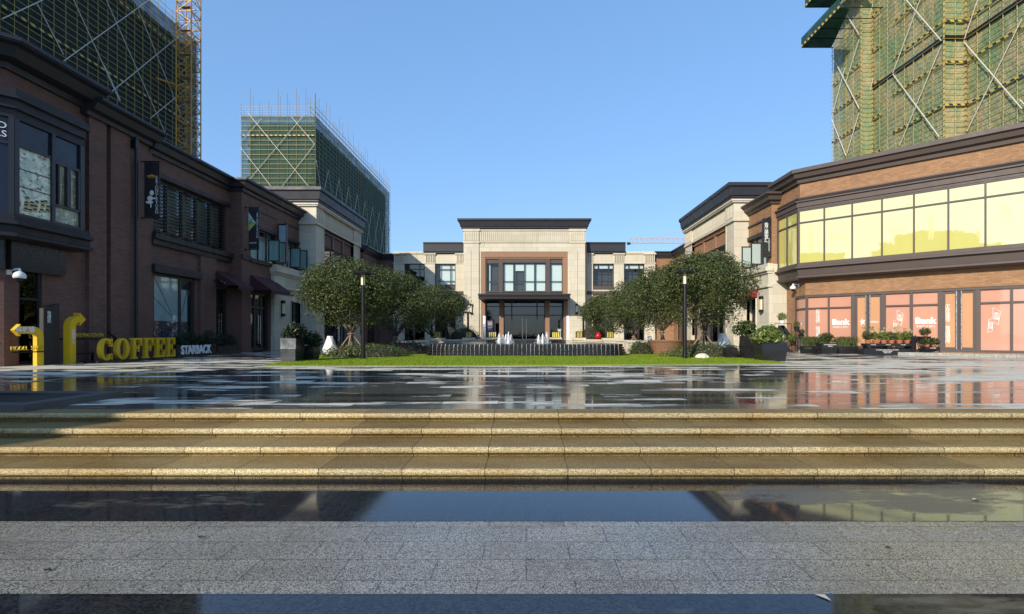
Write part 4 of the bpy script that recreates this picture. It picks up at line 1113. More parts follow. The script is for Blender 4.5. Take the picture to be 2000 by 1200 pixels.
# apartment blocks behind the viewer on the left: only their reflections in the yellow glazing show
for (x0, x1, y0, y1, h, lab) in ((-84, -72, -34, -18, 17.5, 'lower pale apartment block behind the viewer, mirrored in the yellow glazing'), (-74, -62, -58, -38, 21, 'taller stepped apartment block behind the viewer, mirrored in the yellow glazing'), (-58, -44, -74, -62, 16.5, 'third apartment block behind the viewer, farthest from the shops')):
    t = thing('apartment_block', lab, 'building', ((x0 + x1) / 2, (y0 + y1) / 2, -.5))
    m = MB(); m.box(x0, x1, y0, y1, -.5, h); m.box(x0 + 2, x1 - 3, y0 + 2, y1 - 4, h, h + 3.2); m.box(x0 + 1, x0 + 3, y1 - 3, y1 - 1, h, h + 1.6); m.build('wall', CONC, t)
    m = MB(); z = 2
    while z < h - 2:
        y = y0 + 1.5
        while y < y1 - 2: m.box(x1 + .01, x1 + .05, y, y + 1.6, z, z + 1.5); y += 3
        z += 3
    o = m.build('window_rows', GLASSD, t); o['kind'] = 'stuff'

# ================================================================== TOWERS UNDER CONSTRUCTION
def tower(label, corepoly, faces, z0, z1, net, loc, bay=1.4, lift=1.2, braces=(), tapes=(), over=3.0, tube=SCAFY, r=.036, poles_up=True, br_r=.07):
    """faces: list of (Fr, length); braces: (face, s0, z0, s1, z1)"""
    t = thing('scaffolded_tower', label, 'building', loc)
    m = MB(); m.prism(corepoly, z0, z1 - 1.0)
    m.build('concrete_frame', CONC, t)
    m = MB()
    for F, L in faces:
        k = 0; z = z0 + 3
        while z < z1 - 1:
            F.box(m, .6, L - .6, -1.5, -1.12, z, z + .5); z += 3.1
        s = 1.5
        while s < L - 1:
            F.box(m, s, s + .5, -1.5, -1.06, z0, z1 - 1); s += 4.2
    m.build('floor_slab', CONC, t)
    m = MB()
    for F, L in faces:
        n = max(2, int(L / 3)); q = max(2, int((z1 - z0) / 3)); base = len(m.v)
        for i in range(n + 1):
            for j in range(q + 1):
                s = L * i / n; z = z0 + (z1 - z0) * j / q
                m.v.append(F.p3(s, -.10 + random.uniform(-.07, .05), z))
        for i in range(n):
            for j in range(q):
                a = base + i * (q + 1) + j; m.f.append((a, a + q + 1, a + q + 2, a + 1))
    m.build('safety_net', net, t, smooth=True)
    m = MB()
    for F, L in faces:
        n = max(1, round(L / bay))
        for i in range(n + 1):
            s = L * i / n; up = over + (random.choice((0, .3, 1.8, 2.6)) if poles_up else 0)
            m.tube(F.p3(s, .06, z0), F.p3(s, .06, z1 + up), r, n=4, caps=False)
            if over > 1: m.tube(F.p3(s, -.9, z1 - 1), F.p3(s, -.9, z1 + up * .8), r * .9, n=4, caps=False)
        z = z0
        while z < z1 + over:
            m.tube(F.p3(-.25, .13, z), F.p3(L + .25, .13, z), r * .85, n=4, caps=False)
            if z > z1 - .5: m.tube(F.p3(-.25, -.85, z), F.p3(L + .25, -.85, z), r * .8, n=4, caps=False)
            z += lift / 2
    m.build('scaffold_tubes', tube, t, uv=False)
    for (F, s0_, za, s1_, zb) in braces:
        m = MB(); m.tube(F.p3(s0_, .2, za), F.p3(s1_, .2, zb), br_r, n=5); m.build('brace', SCAFW, t, uv=False)
    for (F, s0_, s1_, z) in tapes:
        m = MB(); F.box(m, s0_, s1_, .16, .20, z, z + .22); m.build('warning_board', TAPE, t)
    return t

random.seed(11)
# left tower: long face parallel to the street
TL = Fr((-46, 28), (0, 1), (1, 0)); TLL = 43.6
TLe = Fr((-46, 71.6), (-1, 0), (0, 1))
def on_plane(F, px, py):
    """(s, z) where the sight line of a photograph point meets a side wall that runs along the street"""
    X = F.o[0]; Y = X / ((px - 1028) / 1000.0)
    return (Y - F.o[1], 1.1 + (653 - py) * Y / 1000.0)
def pixbr(F, pairs):
    out = []
    for a, b, c, d in pairs:
        p, q = on_plane(F, a, b), on_plane(F, c, d); out.append((F, p[0], p[1], q[0], q[1]))
    return out
br = pixbr(TL, ((0, 37, 80, 0), (209, 184, 349, 69), (291, 231, 365, 170), (120, 120, 288, 0), (200, 128, 232, 197), (204, 0, 320, 261), (259, 0, 349, 221), (320, 32, 352, 110), (68, 7, 120, 107), (140, 0, 230, 197)))
for k in range(5):      # the same pattern carried on behind the mast and below the roofline
    br.append((TL, 2 + k * 8, 2, 7 + k * 8, 16)); br.append((TL, k * 8, 14, 8 + k * 8, 19))
tp = [(TL, 0, TLL, 21.0), (TL, 0, TLL, 29.7), (TL, 0, TLL, 38.5)]
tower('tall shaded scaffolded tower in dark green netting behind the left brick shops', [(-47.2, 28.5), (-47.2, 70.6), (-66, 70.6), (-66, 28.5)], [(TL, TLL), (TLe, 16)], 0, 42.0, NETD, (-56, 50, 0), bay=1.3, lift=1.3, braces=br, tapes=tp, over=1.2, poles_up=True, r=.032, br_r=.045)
# middle tower
TMf = Fr((-54, 97), (1, 0), (0, -1)); TMs = Fr((-40, 97), (0, 1), (1, 0)); LS = 53
br = []
for a, za, b, zb in ((1.4, 42.9, 12.86, 29), (12.2, 42.8, 2.06, 30.8), (9.6, 42.2, 14, 37), (4.0, 41.9, .26, 37.7), (14, 37, 7.8, 29), (0, 36.4, 5.8, 29), (2.06, 30.8, 0, 28), (0, 28, 12, 14), (14, 28, 3, 14), (12.86, 29, 14, 27.6)):
    br.append((TMf, a, za, b, zb))
for k in range(9):
    s = k * 5.9
    br.append((TMs, s, 8, min(LS, s + 5.9), 8 + 13)); br.append((TMs, s, 21, min(LS, s + 5.9), 8 + 26)); br.append((TMs, s, 21, min(LS, s + 5.9), 8)); br.append((TMs, s, 34, min(LS, s + 5.9), 21))
tower('scaffolded block with green netting and bare poles on top, between left shops and hall', [(-53, 98.2), (-41.2, 98.2), (-41.2, 149), (-53, 149)], [(TMf, 14), (TMs, LS)], 0, 42.5, NETG, (-47, 123, 0), bay=1.75, lift=1.8, braces=br, tapes=[(TMf, 0, 14, 38.6)], over=2.4, tube=SCAFM, r=.042, br_r=.05)
# right tower: stepped plan
TR1 = Fr((44.5, 68), (0, 1), (-1, 0)); TR1f = Fr((44.5, 68), (1, 0), (0, -1))
TR2 = Fr((46, 56.4), (0, 1), (-1, 0)); TR2f = Fr((46, 56.4), (1, 0), (0, -1))
TR3 = Fr((48.4, 34), (0, 1), (-1, 0))
br = pixbr(TR2, ((1773, 0, 1842, 80), (1842, 88, 1760, 285), (1800, 0, 1747, 143), (1747, 145, 1838, 268), (1708, 7, 1684, 107), (1684, 113, 1702, 173), (1708, 153, 1684, 267), (1684, 273, 1692, 298)))
br += pixbr(TR1, ((1655, 27, 1681, 68), (1681, 77, 1655, 160), (1627, 108, 1681, 212), (1653, 133, 1627, 230), (1681, 220, 1657, 300), (1627, 233, 1655, 305)))
br += pixbr(TR3, ((1913, 0, 1886, 80), (1886, 82, 2000, 213), (2000, 37, 1892, 257)))
for z in (2, 12):
    br += [(TR2, 1, z, 6, z + 10), (TR2, 7, z, 2, z + 10), (TR3, 8, z, 16, z + 12), (TR3, 16, z, 8, z + 12)]
for z in (42, 53): br += [(TR3, 12, z, 20, z + 10), (TR3, 20, z, 12, z + 10), (TR2, 1, z, 6, z + 10), (TR2, 6, z, 1, z + 10)]
tp = []
for z in (17, 21.6, 26.2, 30.9, 35.4, 39.9, 44.5): tp += [(TR2, 0, 7.6, z), (TR2f, 0, 2.4, z), (TR3, 6, 22.4, z), (TR2, 9.6, 11.5, z - 1.4)]
for z in (15.9, 20.2, 24.5, 28.8, 33, 37): tp.append((TR1, 0, 6.3, z))
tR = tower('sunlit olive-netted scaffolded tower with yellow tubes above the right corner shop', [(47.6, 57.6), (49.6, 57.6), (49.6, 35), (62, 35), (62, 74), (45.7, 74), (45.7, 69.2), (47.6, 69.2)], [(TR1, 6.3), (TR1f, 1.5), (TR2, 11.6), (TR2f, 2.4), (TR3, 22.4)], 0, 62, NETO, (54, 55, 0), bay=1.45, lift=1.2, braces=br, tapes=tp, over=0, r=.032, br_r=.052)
for F_, a_, b_ in ((TR2, 0, 11.5), (TR3, 4, 22.4), (TR2f, 0, 2.4)):
    m = MB(); F_.box(m, a_, b_, .0, .09, 33.5, 34.0); m.build('dark_gap_strip', BLACK, tR)  # black strip over the net, painting the shade of an open floor
for (y0, y1, zz, pl) in ((65.3, 74.4, 42.8, [(40.0, 65.3), (41.4, 65.6), (44.3, 74.2), (44.3, 74.4), (40.0, 74.4)]), (62, 73.4, 48.0, [(40.0, 62), (42, 62), (44.4, 72.5), (44.4, 73.4), (40.0, 73.4)])):
    m = MB(); m.prism(pl, zz, zz + .15)
    pf = m.build('catch_platform', NETP, tR)
    m = MB()
    for k in range(5):
        y = y0 + (y1 - y0) * k / 4; m.tube((40.0, y, zz), (40.0, y, zz + 1.3), .05, n=4)
        m.tube((40.0, y, zz - .05), (45.5, y, zz - .05), .06, n=4)
    for z in (.5, .9, 1.3): m.tube((40.0, y0, zz + z), (40.0, y1, zz + z), .045, n=4)
    m.build('guard_rail', BLACK, pf, uv=False)
    m = MB(); m.box(39.94, 39.98, y0, y1, zz - .05, zz + .3); m.build('warning_board', TAPE, pf)
    m = MB(); m.quad((39.99, y0, zz), (39.99, y1, zz), (39.99, y1, zz + 1.25), (39.99, y0, zz + 1.25)); m.build('edge_net', NETP, pf)

# tower crane mast in front of the left tower
def lattice(m, x, y, w, z0, z1, step, r=.07, rd=.04):
    c = [(x - w / 2, y - w / 2), (x + w / 2, y - w / 2), (x + w / 2, y + w / 2), (x - w / 2, y + w / 2)]
    for a in c: m.tube(a + (z0,), a + (z1,), r, n=4)
    z = z0; k = 0
    while z < z1 - .01:
        for i in range(4):
            a, b = c[i], c[(i + 1) % 4]
            m.tube(a + (z,), b + (z,), rd, n=4, caps=False)
            p, q = (a, b) if k % 2 else (b, a)
            m.tube(p + (z,), q + (min(z1, z + step),), rd, n=4, caps=False)
        z += step; k += 1
t = thing('tower_crane', 'yellow lattice mast of a tower crane against the dark left tower', 'crane', (-43.2, 65.5, 0))
m = MB(); lattice(m, -43.2, 65.5, 1.9, 0, 62, 1.35, .09, .05); m.build('mast', ORANGE, t, uv=False)
m = MB()
for k in range(20): m.tube((-44.0, 65, 1 + k * 3), (-42.5, 66, 3.6 + k * 3), .05, n=4); m.box(-43.9, -42.6, 64.8, 65.4, 3.6 + k * 3, 3.66 + k * 3)
m.build('ladder', SCAFR, t, uv=False)
for z in (20, 33):
    m = MB(); m.tube((-44.1, 65.5, z), (-46.4, 66.5, z), .12, n=5); m.tube((-44.1, 66.4, z), (-46.4, 63.5, z), .12, n=5); m.build('wall_tie', ORANGE, t, uv=False)
# distant crane jib
t = thing('tower_crane', 'thin orange jib of a far crane just above the right link wing roof', 'crane', (86, 200, 0))
m = MB()
for z, y in ((36.6, 199.3), (36.6, 200.7), (38.4, 200)): m.tube((40, y, z), (92, y, z), .10, n=4)
for k in range(26): x = 40 + 2 * k; m.tube((x, 199.3, 36.6), (x + 1, 200, 38.4), .05, n=4); m.tube((x + 1, 200, 38.4), (x + 2, 200.7, 36.6), .05, n=4)
m.build('jib', ORANGE, t, uv=False)
m = MB(); lattice(m, 86, 200, 2, 0, 48, 2, .2, .1); m.build('mast', ORANGE, t, uv=False)
m = MB(); m.tube((86, 200, 47.5), (48, 200, 38.4), .09, n=4); m.build('tie_bar', ORANGE, t, uv=False)
m = MB(); m.box(39.4, 40.6, 199.3, 200.7, 36.1, 36.9); m.build('trolley', BLACK, t)

# ================================================================== FOUNTAIN
ft = thing('fountain', 'low wide black stone fountain with water curtain and white jets in the middle', 'fountain', (0, 31, 0))
def pool(w, y0, y1, rc, n=10):
    pts = [(-w + rc, y0)]
    pts = []
    for k in range(n + 1):
        a = math.pi + math.pi / 2 * k / n; pts.append((-w + rc + rc * math.cos(a), y0 + rc + rc * math.sin(a)))
    for k in range(n + 1):
        a = -math.pi / 2 + math.pi / 2 * k / n; pts.append((w - rc + rc * math.cos(a), y0 + rc + rc * math.sin(a)))
    for k in range(1, 24):
        a = math.pi * k / 24; pts.append((w * math.cos(a), y0 + rc + (y1 - y0 - rc) * math.sin(a)))
    return pts
m = MB()
for k in range(5):
    e = .09 * (4 - k) * .5
    m.prism(pool(5.0 + e, 25.25 - e, 36.5 + e, 1.4), .02 + k * .115, .02 + k * .115 + (.085 if k < 4 else .10))
    m.prism(pool(4.92 + e * .6, 25.33 - e * .6, 36.4, 1.4), .02 + k * .115 + .08, .02 + (k + 1) * .115 + .002)
m.build('basin', CASC, ft)
m = MB(); m.prism(pool(4.98, 25.27, 36.4, 1.4), .55, .602); m.build('water_surface', WATER, ft)
m = MB(); m.lathe([(2.6, .5), (2.6, .74), (2.5, .76)], (0, 33.4, 0), 36); tier = m.build('inner_tier', CASC, ft)
m = MB(); m.lathe([(2.45, .74), (2.45, .775)], (0, 33.4, 0), 36); m.build('tier_water', WATER, tier)
random.seed(21)
x = -4.6
while x < 4.65:
    m = MB(); yy = 25.2
    kk = random.uniform(.6, 1.3)
    m.path([(x, yy + .12, .60), (x + .01, yy - .03, .58), (x + random.uniform(-.015, .015), yy - .10, .42), (x + random.uniform(-.02, .02), yy - .16, .2), (x, yy - .17, .06)], [.020 * kk, .016 * kk, .009 * kk, .006 * kk, .008 * kk], 5)
    m.build('water_stream', STREAM, ft, smooth=True, uv=False); x += random.uniform(.19, .225)
for i, (px, h) in enumerate(((975, .72), (983, .60), (988, .66), (993, .82), (998, .62), (1052, .62), (1060, .70), (1068, .80))):
    y = 29.3 + .35 * (i % 3); x = (px - 1028) * y / 1000; m = MB()
    h *= .78; prof = [(.10, .58), (.085, .64), (.07, .60 + h * .35), (.05, .60 + h * .6), (.03, .6 + h * .85), (.008, .6 + h)]
    m.lathe([(r_ * random.uniform(.85, 1.2), z) for r_, z in prof], (x, y, 0), 12)
    for _ in range(150):
        a = random.uniform(0, 6.28); q = random.random() ** 1.3; rr = .21 * (1.06 - q) * random.uniform(.35, 1.2); e_ = random.uniform(.006, .017)
        m.ell((x + rr * math.cos(a), y + rr * math.sin(a), .6 + q * h), (e_, e_, e_ * 1.6), 5, 3)
    m.build('water_jet', SPRAY, ft, smooth=True, uv=False)
# low cream wall with pedestals curving round the fountain, lanterns on the pedestals
gw = thing('garden_wall', 'low pale stone wall with pedestals curving behind the fountain', 'wall', (0, 38, 0))
def arc(a): return (7.15 * math.sin(a), 29.2 + 10.2 * math.cos(a))
for sg in (-1, 1):
    m = MB(); pts = [(sg * 5.6, 29.0), (sg * 7.15, 29.2)] + [(sg * arc(a)[0], arc(a)[1]) for a in [1.45 - .0875 * k for k in range(14)]]
    m.sweep(pts, [(-.16, 0), (.16, 0), (.16, .62), (-.16, .62)]); m.build('wall', CREAM, gw)
    m = MB(); m.sweep(pts, [(-.24, .62), (.24, .62), (.24, .72), (-.24, .72)]); m.build('coping', CREAM, gw)
    m = MB()
    p = pts
    for k in range(len(p) - 1):
        L = math.hypot(p[k + 1][0] - p[k][0], p[k + 1][1] - p[k][1]); n = max(1, int(L / .2))
        for i in range(n):
            q = (i + .5) / n; x = p[k][0] + (p[k + 1][0] - p[k][0]) * q; y = p[k][1] + (p[k + 1][1] - p[k][1]) * q
            m.box(x - .04, x + .04, y - .2, y + .2, .2, .62)
    m.build('fluting', CREAM, gw)
def ped(px, py_top, Y, w):
    x = (px - 1028) * Y / 1000
    m = MB(); m.box(x - w / 2, x + w / 2, Y - .3, Y + .3, 0, .66); m.box(x - w / 2 - .06, x + w / 2 + .06, Y - .36, Y + .36, .66, .84); m.box(x - .015, x + .015, Y - .303, Y + .3, 0.02, .64)
    m.build('pedestal', CREAM, gw)
    return x
LANT = ((855, 34.5, 'farthest left of the lit-looking yellow slatted lanterns, on the pedestal near the left trees'), (916, 37.5, 'yellow slatted lantern on the pedestal in front of the left ball shrub'), (962, 39.0, 'yellow slatted lantern on the pedestal just left of the entrance'), (1085, 39.0, 'yellow slatted lantern on the pedestal just right of the entrance doors'), (1131, 37.5, 'yellow slatted lantern on the pedestal beside the small right lamp post'), (1190, 34.5, 'yellow slatted lantern on the pedestal under the right trees, beside the red pot'))
for i, (px, Y, lab) in enumerate(LANT):
    x = ped(px, 660, Y, .85 if i in (0, 5) else .8)
    t = thing('lantern', lab, 'lantern', (x, Y, .84), 'lanterns on the garden wall pedestals')
    w = .56 if i in (2, 3) else .42
    m = MB(); m.box(x - w / 2, x + w / 2, Y - .18, Y + .18, .86, 1.26); m.build('glow_box', LATY, t)
    m = MB(); m.box(x - w / 2 - .03, x + w / 2 + .03, Y - .21, Y + .21, .84, .87); m.box(x - w / 2 - .03, x + w / 2 + .03, Y - .21, Y + .21, 1.26, 1.30)
    for k in range(5): c = x - w / 2 + w * k / 4; m.box(c - .025, c + .025, Y - .2, Y + .2, .87, 1.26)
    m.build('frame', BLACK, t)

# ================================================================== TREES, HEDGES, PLANTERS
G = 'round clipped trees on both sides of the fountain'
tree((-8.75, 25.6, .12), 2.7, 5.05, 'large round tree on poles behind the left lamp post, nearest the left planter', 1, 8200, L=.16, trunk_h=1.2)
tree((-8.3, 32.6, .05), 3.0, 5.45, 'second dark round tree on the left, between the nearest left tree and the hall', 2, 6500, L=.17)
tree((-7.3, 39.8, .05), 3.1, 5.2, 'farthest left round tree, in front of the hall left wing', 3, 6000, L=.18)
tree((8.85, 25.6, .12), 2.62, 5.45, 'largest bushy round tree on poles beside the right lamp post', 4, 9500, L=.155, trunk_h=1.3)
tree((8.3, 31.3, .1), 2.6, 5.4, 'second round tree on the right, rising from a round brown planter', 5, 6500, L=.165, trunk_h=1.35)
tree((7.7, 36.6, .05), 2.75, 5.3, 'third round tree on the right, behind the right end of the garden wall', 6, 6000, L=.17)
tree((6.9, 42.4, .05), 2.55, 4.9, 'farthest right round tree, beside the hall right pier', 7, 5000, L=.18)
mound((-7.75, 24.5, .02), (2.3, 1.3, .66), 'leafy low hedge mound at the foot of the nearest left tree', LEAF6, 5200, .10, 31, 'low_hedge')
mound((-6.6, 28.2, .0), (1.7, 1.2, .80), 'dark clipped hedge mound left of the fountain wall', LEAF5, 3500, .09, 32, 'low_hedge')
mound((8.6, 24.5, .02), (2.3, 1.2, .66), 'low hedge mound at the foot of the largest right tree', LEAF6, 5200, .10, 33, 'low_hedge')
mound((6.35, 28.0, .0), (.85, .8, .78), 'small clipped ball hedge beside the brown round planter', LEAF2, 2600, .09, 34, 'low_hedge')
mound((-5.7, 46.5, .1), (1.75, 1.4, 2.0), 'dark dome-shaped shrub left of the entrance against the stone pier', LEAF5, 3800, .11, 35, 'dome_shrub', 'shrub')
mound((6.1, 46.8, .1), (1.75, 1.4, 2.05), 'green dome-shaped shrub right of the entrance behind the small lamp post', LEAF2, 3800, .11, 36, 'dome_shrub', 'shrub')
m = MB(); m.ell((10.1, 22.6, .08), (.33, .24, .16), 9, 6, .12); tag(m.build('garden_rock', ROCK, loc=(8.0, 22.6, .08)), 'pale rounded rock lying on the lawn near the right lamp post', 'rock')
bpy.data.objects['garden_rock'].location = (7.85, 22.9, .08)
for v in bpy.data.objects['garden_rock'].data.vertices: v.co.x -= 2.1

def round_planter(x, y, r, h, label):
    t = thing('round_planter', label, 'planter', (x, y, 0), 'brown round planters right of the fountain')
    m = MB(); m.lathe([(r * .74, 0), (r * .84, h * .4), (r * .98, h * .85), (r * 1.03, h * .9), (r * 1.05, h), (r * .95, h), (r * .93, h * .9)], (x, y, 0), 28); m.build('pot', WICKER, t, smooth=False)
    m = MB()
    for k in range(6): z = h * (.12 + k * .13); m.lathe([(r * (.745 + .22 * z / h * 1.15), z), (r * (.765 + .22 * z / h * 1.15), z + .015), (r * (.745 + .22 * z / h * 1.15), z + .03)], (x, y, 0), 28)
    m.build('hoop', BROWNST, t)
    m = MB(); m.lathe([(r * .94, h * .88), (r * .9, h * .93)], (x, y, 0), 24); m.build('soil', SOIL, t)
    return t
round_planter(7.55, 27.6, .95, .78, 'brown round planter nearer the garden wall, beside the ball hedge')
round_planter(8.95, 29.6, 1.0, .75, 'brown round planter behind the right lamp post')

def facet_vase(x, y, h, r, label, mat=WHITE, seed=1):
    random.seed(seed); t = thing('faceted_stool', label, 'sculpture', (x, y, 0), 'white faceted sculptures by the trees')
    m = MB(); n = 6
    rings = [(0, .75), (.3, 1.0), (.62, .62), (1, .36)]
    for k, (z, q) in enumerate(rings):
        for i in range(n):
            a = 2 * math.pi * (i + .5 * (k % 2)) / n + .3; m.v.append((x + r * q * math.cos(a), y + r * q * math.sin(a), z * h))
    for k in range(3):
        for i in range(n):
            j = (i + 1) % n; a, b, c, d = k * n + i, k * n + j, (k + 1) * n + j, (k + 1) * n + i
            if k % 2: m.f += [(a, b, c), (a, c, d)]
            else: m.f += [(a, b, d), (b, c, d)]
    m.f.append(tuple(range(3 * n, 4 * n))); m.build('body', mat, t)
    m = MB(); m.lathe([(r * .3, h - .03), (r * .26, h + .012)], (x, y, 0), 12); m.build('top_opening', BLACK, t)
facet_vase(-10.35, 27.0, 1.0, .42, 'white faceted sculpture in shade behind the nearest left tree', seed=2)
facet_vase(10.75, 28.0, 1.15, .48, 'bright white faceted sculpture in sun right of the largest right tree', seed=3)
facet_vase(-8.9, 35.2, .9, .4, 'small white faceted sculpture under the second left tree', seed=4)
facet_vase(8.3, 34.6, .95, .4, 'small white faceted sculpture behind the garden wall on the right', seed=5)

def box_planter(label, x0, x1, y0, y1, h, mat, leafm, bush, n, L, seed, front=None, group='black box planters on the plaza', cap=None):
    random.seed(seed)
    c = ((x0 + x1) / 2, (y0 + y1) / 2)
    t = thing('box_planter', label, 'planter', (c[0], c[1], 0), group)
    m = MB(); b = .05; e = .06
    m.prism([(x0 + b, y0 + b), (x1 - b, y0 + b), (x1 - b, y1 - b), (x0 + b, y1 - b)], 0.0, h * .55, [(x0, y0), (x1, y0), (x1, y1), (x0, y1)])
    m.prism([(x0, y0), (x1, y0), (x1, y1), (x0, y1)], h * .55, h - .05, [(x0 + .02, y0 + .02), (x1 - .02, y0 + .02), (x1 - .02, y1 - .02), (x0 + .02, y1 - .02)])
    m.box(x0 + .02, x1 - .02, y0 + .02, y0 + .07, h - .05, h); m.box(x0 + .02, x1 - .02, y1 - .07, y1 - .02, h - .05, h); m.box(x0 + .02, x0 + .07, y0 + .07, y1 - .07, h - .05, h); m.box(x1 - .07, x1 - .02, y0 + .07, y1 - .07, h - .05, h)
    m.build('box', mat, t)
    m = MB(); m.box(x0 + .07, x1 - .07, y0 + .07, y1 - .07, h - .06, h - .02); m.build('soil', SOIL, t)
    m = MB()
    if bush == 'grass':
        for _ in range(n):
            x = random.uniform(x0 + .08, x1 - .08); y = random.uniform(y0 + .06, y1 - .06); a = random.uniform(0, 6.28); l = random.uniform(.35, .62); w = .014
            dx, dy = math.cos(a), math.sin(a); z = h - .02; pts = [(0, 0), (.07, l * .7), (.2, l * .95), (.36, l * .72), (.44, l * .4)]
            for k in range(4):
                p, q = pts[k], pts[k + 1]; w0, w1 = w * (1 - k * .2), w * (1 - (k + 1) * .22)
                m.quad((x + dx * p[0] - dy * w0, y + dy * p[0] + dx * w0, z + p[1]), (x + dx * p[0] + dy * w0, y + dy * p[0] - dx * w0, z + p[1]), (x + dx * q[0] + dy * w1, y + dy * q[0] - dx * w1, z + q[1]), (x + dx * q[0] - dy * w1, y + dy * q[0] + dx * w1, z + q[1]))
    else:
        bl = []
        for k in range(9): bl.append(((c[0] + random.uniform(-.3, .3) * bush[0] * 1.6, c[1] + random.uniform(-.3, .3) * bush[1] * 1.6, h + bush[2] * random.uniform(.25, .75)), (bush[0] * .48, bush[1] * .48, bush[2] * .45)))
        leaves(m, bl, n, L, L * .42, .5, lambda p: h - .25, .5)
        for k in range(7): a = random.uniform(0, 6.28); m.tube((c[0], c[1], h - .05), (c[0] + math.cos(a) * bush[0] * .6, c[1] + math.sin(a) * bush[1] * .6, h + bush[2] * .7), .015, .006, 4)
    m.build('plant', leafm, t, uv=False)
    return t
SILV = plain('silver_panel', (.50, .53, .56), .22, .85, .08, 2)
tL = box_planter('tall silver-fronted black planter with dark bush at the left tip of the lawn', -9.55, -8.95, 19.9, 20.7, .95, BLKBOX, LEAF5, (.62, .6, .55), 900, .17, 41)
m = MB(); m.prism([(-9.55, 19.86), (-8.95, 19.86), (-8.95, 19.9), (-9.55, 19.9)], .52, .93); m.build('metal_front', SILV, tL)
m = MB(); m.prism([(-9.53, 19.87), (-8.97, 19.87), (-8.97, 19.9), (-9.53, 19.9)], .02, .5); m.build('lower_front', plain('grey_panel', (.10, .105, .115), .22, .5, .2, 2), tL)
box_planter('lower plain black planter just behind the silver-fronted one', -9.25, -8.7, 20.95, 21.6, .62, BLKBOX, LEAF5, (.6, .55, .6), 900, .17, 42)
box_planter('tall black planter with a round leafy shrub right of the lawn', 9.55, 10.15, 22.4, 23.0, 1.02, BLKBOX, LEAF2, (.72, .6, .62), 1100, .17, 43)
box_planter('wide black planter with bright yellow-green shrub at the right tip of the lawn', 9.5, 10.5, 20.6, 21.5, .78, BLKBOX, LEAF3, (.85, .7, .62), 1500, .19, 44)
box_planter('small black planter box at the edge of the right hedge', 9.0, 9.5, 23.0, 23.5, .5, BLKBOX, LEAF2, (.3, .3, .12), 120, .1, 45)
box_planter('leftmost black box of drooping grassy leaves before the pink storefront', 15.9, 16.85, 29.3, 29.8, .42, BLKBOX, LEAF4, 'grass', 420, .1, 46, group='planters along the storefront')
tt = box_planter('black box with a clipped topiary bush between two grassy boxes', 16.45, 17.35, 28.5, 29.1, .60, BLKBOX, LEAF2, (.62, .45, .5), 1100, .12, 47, group='planters along the storefront')
text('lettering', 'FLOWERS PLANTS\nGREEN', .085, (16.9, 28.47, .47), (0, -1, 0), WHITEL, tt, .003)
box_planter('second grassy box, between the topiary box and the plant bench', 17.35, 18.45, 28.4, 28.95, .42, BLKBOX, LEAF4, 'grass', 460, .1, 48, group='planters along the storefront')

# bench of potted plants
t = thing('plant_bench', 'long black plant bench carrying terracotta pots before the pink storefront', 'bench', (19.4, 27.6, 0))
x0, x1, y0, y1 = 18.0, 20.75, 27.3, 27.8
m = MB(); m.box(x0, x1 - .2, y0, y1, 0, .32); m.box(x1 - .2, x1, y0 - .02, y1 + .02, 0, 1.0); m.build('base', BLKBOX, t)
m = MB(); m.box(x0 + .15, x1 - .2, y0 + .0, y1 - .02, .46, .60); m.build('shelf', BLKBOX, t)
m = MB()
for x in (x0 + .2, x0 + 1.3): m.box(x, x + .06, y0 + .1, y1 - .1, .32, .46)
m.build('leg', BLACK, t)
text('lettering', 'FLOWERS AND PLANTS FOR HOME\nGARDEN FRESH\nEVERY DAY', .075, (19.25, y0 - .003, .18), (0, -1, 0), WHITEL, t, .003)
for x in (18.5, 19.3, 20.1): text('lettering', 'FLOWERS', .06, (x, y0 - .003, .53), (0, -1, 0), WHITEL, t, .003)
PL = ('leftmost', 'second from left', 'third from left', 'third from right', 'second from right', 'rightmost')
for i in range(6):
    random.seed(60 + i); x = x0 + .35 + i * .42; y = 27.5
    p = thing('potted_plant', PL[i] + ' potted plant with pale blossom on the long black bench', 'potted plant', (x, y, .6), 'potted plants on the long bench')
    m = MB(); m.lathe([(.10, 0), (.14, .14), (.155, .145), (.155, .18), (.12, .18)], (x, y, .6), 14); m.build('pot', TERRA, p)
    m = MB(); leaves(m, [((x, y, .98), (.30, .24, .22)), ((x - .1, y, 1.05), (.2, .2, .2))], 340, .11, .045, .3, None, .6)
    for k in range(6): a = random.uniform(0, 6.28); m.tube((x, y, .76), (x + .2 * math.cos(a), y + .2 * math.sin(a), 1.0), .012, .006, 4)
    m.build('leaves', LEAF3 if i % 3 else LEAF2, p, uv=False)
    m = MB()
    for k in range(8 if i != 2 else 4):
        a = random.uniform(0, 6.28); q = random.uniform(.05, .28); hx, hy, hz = x + q * math.cos(a), y + q * math.sin(a), random.uniform(1.15, 1.5)
        for _ in range(7): add_leaf(m, Vector((hx, hy, hz)) + rnd_dir() * .05, rnd_dir(), .08, .05)
        m.tube((x + q * .4 * math.cos(a), y + q * .4 * math.sin(a), .9), (hx, hy, hz), .006, .004, 3)
    m.build('blossom', FLOWER if i not in (0,) else LEAF4, p, uv=False)
